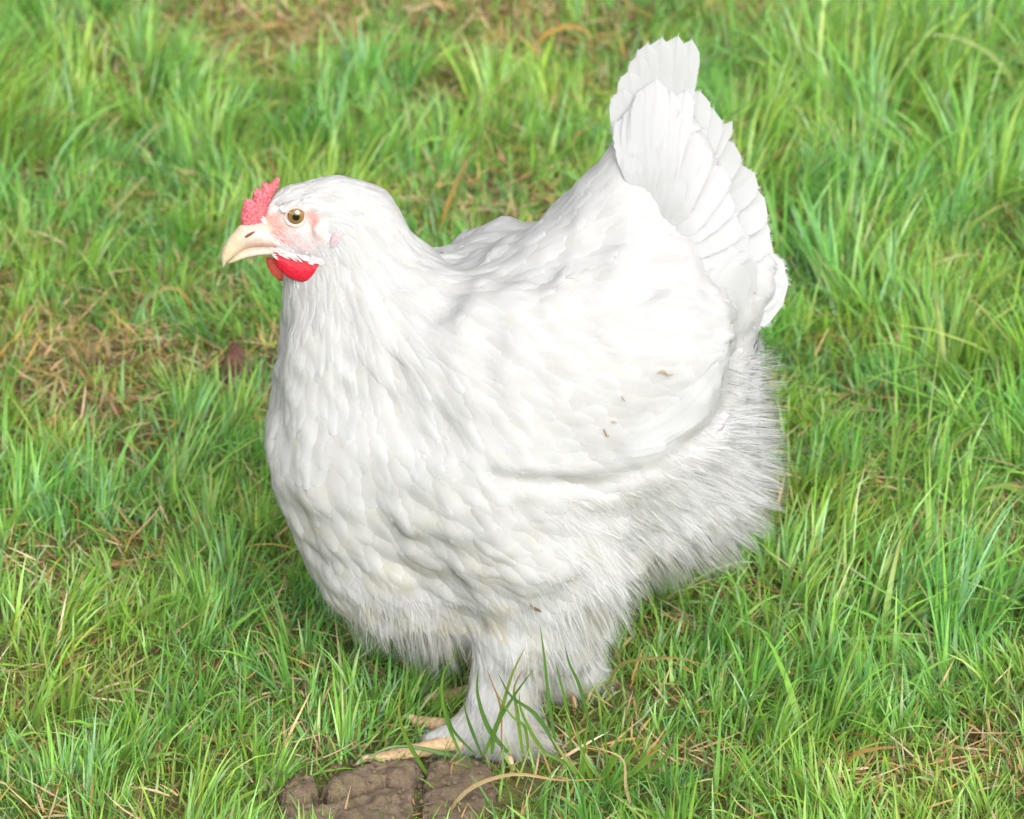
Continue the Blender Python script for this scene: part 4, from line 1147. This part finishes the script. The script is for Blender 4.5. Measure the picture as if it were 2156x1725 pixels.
# ------------------------------------------------------------------ single blades and tufts that stand out
def hero_blade(name, pts, width, c0, c1, parent=None, loc=None, seg=14, fold=0.35, flat=False):
    """pts: list of (frame x, frame y, depth) along the blade"""
    p = spline([P(*q) if len(q) == 3 else G(*q[:2]) for q in pts], seg + 1)
    d = unit(np.gradient(p, axis=0)); t = np.linspace(0, 1, seg + 1)
    nr = np.tile(np.array([0.15, -1, 0.35]) if not flat else np.array([0.0, -0.5, 1.0]), (seg + 1, 1)); nr = unit(nr - d * (nr * d).sum(1, keepdims=True)); sd_ = np.cross(d, nr)
    w = (width * 0.5 * np.clip((1 - t) / 0.7, 0, 1) ** 0.8 * (0.6 + 0.4 * np.minimum(1, t * 4)))[:, None] + 0.00008
    rot = rng.uniform(-0.5, 0.5) * t[:, None]
    sd_ = sd_ * np.cos(rot) + nr * np.sin(rot)
    v = np.stack([p - sd_ * w, p - nr * w * fold, p + sd_ * w], 1).reshape(-1, 3)
    c = (np.array(c0)[None] * (1 - t[:, None] ** 2) + np.array(c1)[None] * t[:, None] ** 2).repeat(3, 0) * rng.uniform(0.9, 1.1)
    o0 = np.array(loc) if loc is not None else np.array([0, 0, 0])
    o = mesh_np(name, v - o0, grid_quads(seg, 3), mat=M_GRASS, parent=parent, col=c)
    if parent is None: o.location = o0
    return o
G1, G2, G3 = (0.115, 0.235, 0.035), (0.16, 0.30, 0.04), (0.085, 0.18, 0.04)
ST, OR, BR = (0.52, 0.40, 0.22), (0.50, 0.30, 0.09), (0.34, 0.19, 0.09)
def zf(a, b): return 559 + 0.4074 * a, 1245.7 + 0.4074 * b
def tuft(name, label, base, blades, cat='grass tuft', group=None):
    g = G(*base); o = empty(name, tuple(g)); tag(o, label, cat, group)
    for pts, w, a, b in blades: hero_blade('blade', pts, w, a, b, o, g)
    return o
def fb(*z, y=-0.09): return [(*zf(*q), y - 0.004 * i) for i, q in enumerate(z)]
tuft('grass_tuft', 'dark thin grass blades rising in front of the feathered foot', (1085, 1590), [
 (fb((1500, 800), (1465, 560), (1440, 330), (1415, 150)), .0026, G3, G1), (fb((1700, 800), (1630, 510), (1570, 370), (1545, 270)), .0024, G3, G1),
 (fb((1250, 830), (1150, 700), (1095, 520), (1105, 378)), .0036, G3, G1), (fb((1130, 840), (1200, 680), (1270, 440), (1342, 285)), .0030, G1, (.3, .25, .06)),
 (fb((1520, 830), (1400, 640), (1270, 540), (1200, 418)), .0030, G3, G3), (fb((1170, 840), (1190, 700), (1290, 530), (1392, 392)), .0034, G1, G3),
 (fb((1120, 850), (1060, 700), (1035, 620), (1020, 545)), .0022, G3, G1), (fb((1010, 850), (930, 640), (915, 440), (1008, 272)), .0024, G1, G2),
 (fb((1580, 820), (1560, 620), (1520, 450), (1498, 362)), .0022, G1, G1), (fb((1330, 840), (1300, 620), (1285, 500), (1330, 400)), .0026, G2, BR),
 (fb((1220, 830), (1215, 600), (1170, 470), (1142, 395)), .0014, BR, BR), (fb((1090, 850), (980, 730), (950, 660), (930, 580)), .0020, G3, G1),
 (fb((1360, 850), (1340, 700), (1270, 640), (1180, 500)), .0022, G2, G2), (fb((1450, 840), (1380, 740), (1320, 610), (1310, 520)), .0026, G2, G1)])
tuft('grass_tuft', 'green and straw tuft at the bottom right of the hen\'s foot', (1270, 1640), [
 ([(1250 + a, 1650 + b, -.12), (1250 + a * .6 + c * .5, 1600, -.125), (1250 + c, 1560 - d, -.13)], w, k1, k2) for a, b, c, d, w, k1, k2 in
 [(0, 0, -40, 40, .003, G2, G2), (10, 5, 60, 50, .003, G1, G2), (20, 8, 120, 20, .0034, G2, G2), (-20, 0, -90, 10, .003, G2, ST), (30, 4, 20, 70, .0026, G1, G1), (-30, 6, -10, 60, .003, G2, G2),
  (40, 2, 180, 60, .0036, G2, G1), (50, 10, 150, -10, .003, G1, OR), (0, 10, 90, 80, .0028, G2, G2), (-10, 4, -130, -20, .003, G1, G2), (60, 5, 220, 90, .0034, G1, G2), (25, 0, -60, 70, .0024, G2, ST)]])
tuft('dry_tuft', 'brown withered tuft with pale curled straws in the dry patch', (205, 800), [
 ([(205 + a * .35, 812 + b, None), (205 + a * .8, 770 + b, None), (205 + a, 812 - h, None)], w, k1, k2) for a, b, h, w, k1, k2 in
 [(rng.uniform(-75, 75), rng.uniform(-18, 22), rng.uniform(20, 78), rng.uniform(.0012, .0026), BR, (.45, .33, .2)) for _ in range(64)]
 ] and [
 ([(*q, G(205, 812)[1] - 0.01 * i) for i, q in enumerate(pp)], w, k1, k2) for pp, w, k1, k2 in
 [([(205 + a * .35, 812 + b), (205 + a * .8, 785 + b - h * .3), (205 + a, 812 - h)], w, (.30, .19, .11), (.46, .34, .21)) for a, b, h, w in
  [(rng.uniform(-70, 75), rng.uniform(-14, 20), rng.uniform(20, 78), rng.uniform(.0012, .0026)) for _ in range(70)]] +
 [([(160, 800), (165, 760), (140, 712)], .004, ST, ST), ([(190, 790), (185, 745), (188, 712)], .004, ST, ST), ([(232, 780), (225, 720), (205, 698)], .004, ST, ST), ([(108, 815), (110, 780), (98, 760)], .004, ST, ST), ([(265, 840), (285, 800), (292, 775)], .004, ST, ST)]], 'dry grass')
def stalk(name, label, pts, w, a, b, cat='grass blade'):
    g = G(*pts[0]); y0 = g[1]
    n = len(pts)
    path = [(x, y, y0 + dy) for (x, y), dy in zip(pts, np.linspace(0, -0.02, n))]
    o = hero_blade(name, path, w, a, b, None, g)
    return tag(o, label, cat)
stalk('dry_stalk', 'orange bent straw arching in the grass at the top', [(1120, 110), (1150, 72), (1200, 55), (1240, 72), (1245, 128)], .0045, OR, OR, 'straw')
stalk('dry_stalk', 'pale straw leaning beside the orange bent straw', [(1155, 132), (1130, 95), (1110, 70)], .005, ST, ST, 'straw')
stalk('dry_stalk', 'slanting brown stalk behind the hen\'s neck', [(925, 485), (950, 410), (980, 345), (1012, 285)], .0038, OR, (.30, .22, .18), 'straw')
stalk('grass_sprig', 'pale bluish blade arching level to the right of the tail', [(1790, 468), (1850, 434), (1930, 420), (2035, 430)], .0075, (.24, .36, .17), (.30, .40, .2))
stalk('grass_sprig', 'long pale seed blade drooping at the top right corner', [(2150, 255), (2130, 170), (2080, 110), (2010, 78), (1950, 72)], .0048, (.28, .38, .12), (.45, .42, .22))
stalk('grass_sprig', 'arching yellow brown blade just right of the thigh', [(1270, 1470), (1300, 1405), (1350, 1388), (1430, 1386), (1500, 1405)], .0028, (.20, .20, .06), (.36, .24, .08))
stalk('grass_sprig', 'flat pale green blade at the right edge of the frame', [(2170, 1050), (2120, 1024), (2060, 1030)], .0050, (.26, .40, .08), (.3, .42, .1))
stalk('grass_sprig', 'green blade with a withered orange tip at lower right', [(1920, 1395), (1985, 1420), (2040, 1425), (2088, 1420)], .0046, (.26, .38, .12), (.5, .22, .06))
stalk('grass_sprig', 'short blunt bluish blade lying level at lower right', [(1890, 1465), (1960, 1455), (2035, 1446)], .0050, (.18, .34, .12), (.24, .38, .12))
stalk('grass_sprig', 'drooping pale blade hanging tip down at lower right', [(1738, 1435), (1752, 1480), (1765, 1528)], .0050, (.20, .36, .12), (.34, .44, .25))
stalk('grass_sprig', 'thin yellow tipped blade standing left of the foot', [(905, 1640), (858, 1560), (840, 1500), (846, 1440)], .0030, G1, (.42, .40, .08))
stalk('grass_sprig', 'dark blade arching low over the front toe', [(1030, 1612), (930, 1585), (830, 1572), (745, 1612)], .0036, G3, G1)
stalk('grass_sprig', 'light slanting blade across the lawn left of the head', [(210, 470), (260, 420), (312, 365)], .0048, (.36, .42, .14), (.45, .40, .22))
stalk('grass_sprig', 'broad bright blade at the far left edge', [(-20, 1140), (30, 1090), (70, 1045)], .0070, (.17, .36, .05), (.28, .44, .12))
stalk('dry_stalk', 'pale curled straw above the dry patch', [(395, 690), (400, 640), (365, 605), (310, 632), (318, 690)], .0036, OR, ST, 'straw')
stalk('dry_stalk', 'pale leaning straw to the left of the throat', [(545, 660), (520, 600), (505, 560)], .0040, (.45, .42, .14), ST, 'straw')
stalk('dry_stalk', 'long blond straw lying across the bottom right tuft', [(935, 1722), (990, 1660), (1080, 1630), (1180, 1642), (1270, 1640)], .0030, ST, OR, 'straw')
stalk('dry_stalk', 'twisted blond straw beside the bottom right tuft', [(1340, 1725), (1318, 1660), (1312, 1600), (1262, 1575)], .0024, ST, ST, 'straw')
stalk('dry_stalk', 'reddish straw stretched along the bottom right lawn', [(1770, 1640), (1800, 1590), (1850, 1575), (1910, 1572)], .0036, OR, BR, 'straw')

# ------------------------------------------------------------------ chaff caught in the plumage
M_CHAFF = mat_plain('chaff', (0.33, 0.25, 0.13), 0.7, 0.2)
M_MUCK = mat_plain('dried_dirt', (0.12, 0.09, 0.06), 0.9, 0.1)
def chaff(label, pts, r, mat):
    yy = [surf_y(a, b) - 0.0034 for a, b in pts]
    c = P(*pts[0], yy[0])
    o = tube('chaff', [P(a, b, y) - c for (a, b), y in zip(pts, yy)], [r * 0.3, r * 0.75, r * 0.6, r * 0.2], mat, None, 6, 12)
    o.location = c
    return tag(o, label, 'chaff')
chaff('curled golden chaff on the wing, topmost of the bits', [(1385, 786), (1397, 782), (1408, 789), (1418, 788)], 0.0013, M_CHAFF)
chaff('tiny brown chaff bit in the middle of the wing', [(1308, 834), (1313, 840), (1316, 846)], 0.0007, M_CHAFF)
chaff('fine upper chaff thread near the lower wing edge', [(1287, 889), (1294, 888), (1301, 891)], 0.0007, M_CHAFF)
chaff('bent straw coloured chaff near the lower wing edge', [(1272, 903), (1278, 916), (1284, 918)], 0.0011, M_CHAFF)
chaff('dark speck of dirt on the lower belly', [(1116, 1274), (1124, 1280), (1133, 1284), (1140, 1288)], 0.0016, M_MUCK)
chaff('thin grey dirt fleck on the breast', [(836, 1104), (844, 1108), (850, 1111)], 0.0007, M_MUCK)

def crumbs():
    n = 1700; V_, T_ = [], []
    ico = np.array([(1, 0, 0), (-1, 0, 0), (0, 1, 0), (0, -1, 0), (0, 0, 1), (0, 0, -1)], float)
    tr = np.array([(0, 2, 4), (2, 1, 4), (1, 3, 4), (3, 0, 4), (2, 0, 5), (1, 2, 5), (3, 1, 5), (0, 3, 5)])
    for i in range(n):
        x, y = (rng.uniform(570, 1060), rng.uniform(1600, 1740)) if i < 500 else (rng.uniform(600, 1500), rng.uniform(1420, 1720))
        g = G(x, y); r = 0.0005 + 0.0022 * rng.random() ** 3
        z = 0.0 if i >= 500 else (rng.uniform(0.0, 0.004) if i % 3 else rng.uniform(0.010, 0.0135))
        V_.append(ico * rng.uniform(0.6, 1.3, (6, 3)) * r + np.array([g[0], g[1], z + r * 0.3])); T_.append(tr + i * 6)
    o = mesh_np('soil_crumbs', np.concatenate(V_), None, np.concatenate(T_), mat=M_CLOD, smooth=False)
    tag(o, 'loose crumbs of brown soil around the cracked clods', 'soil', kind='stuff')
crumbs()
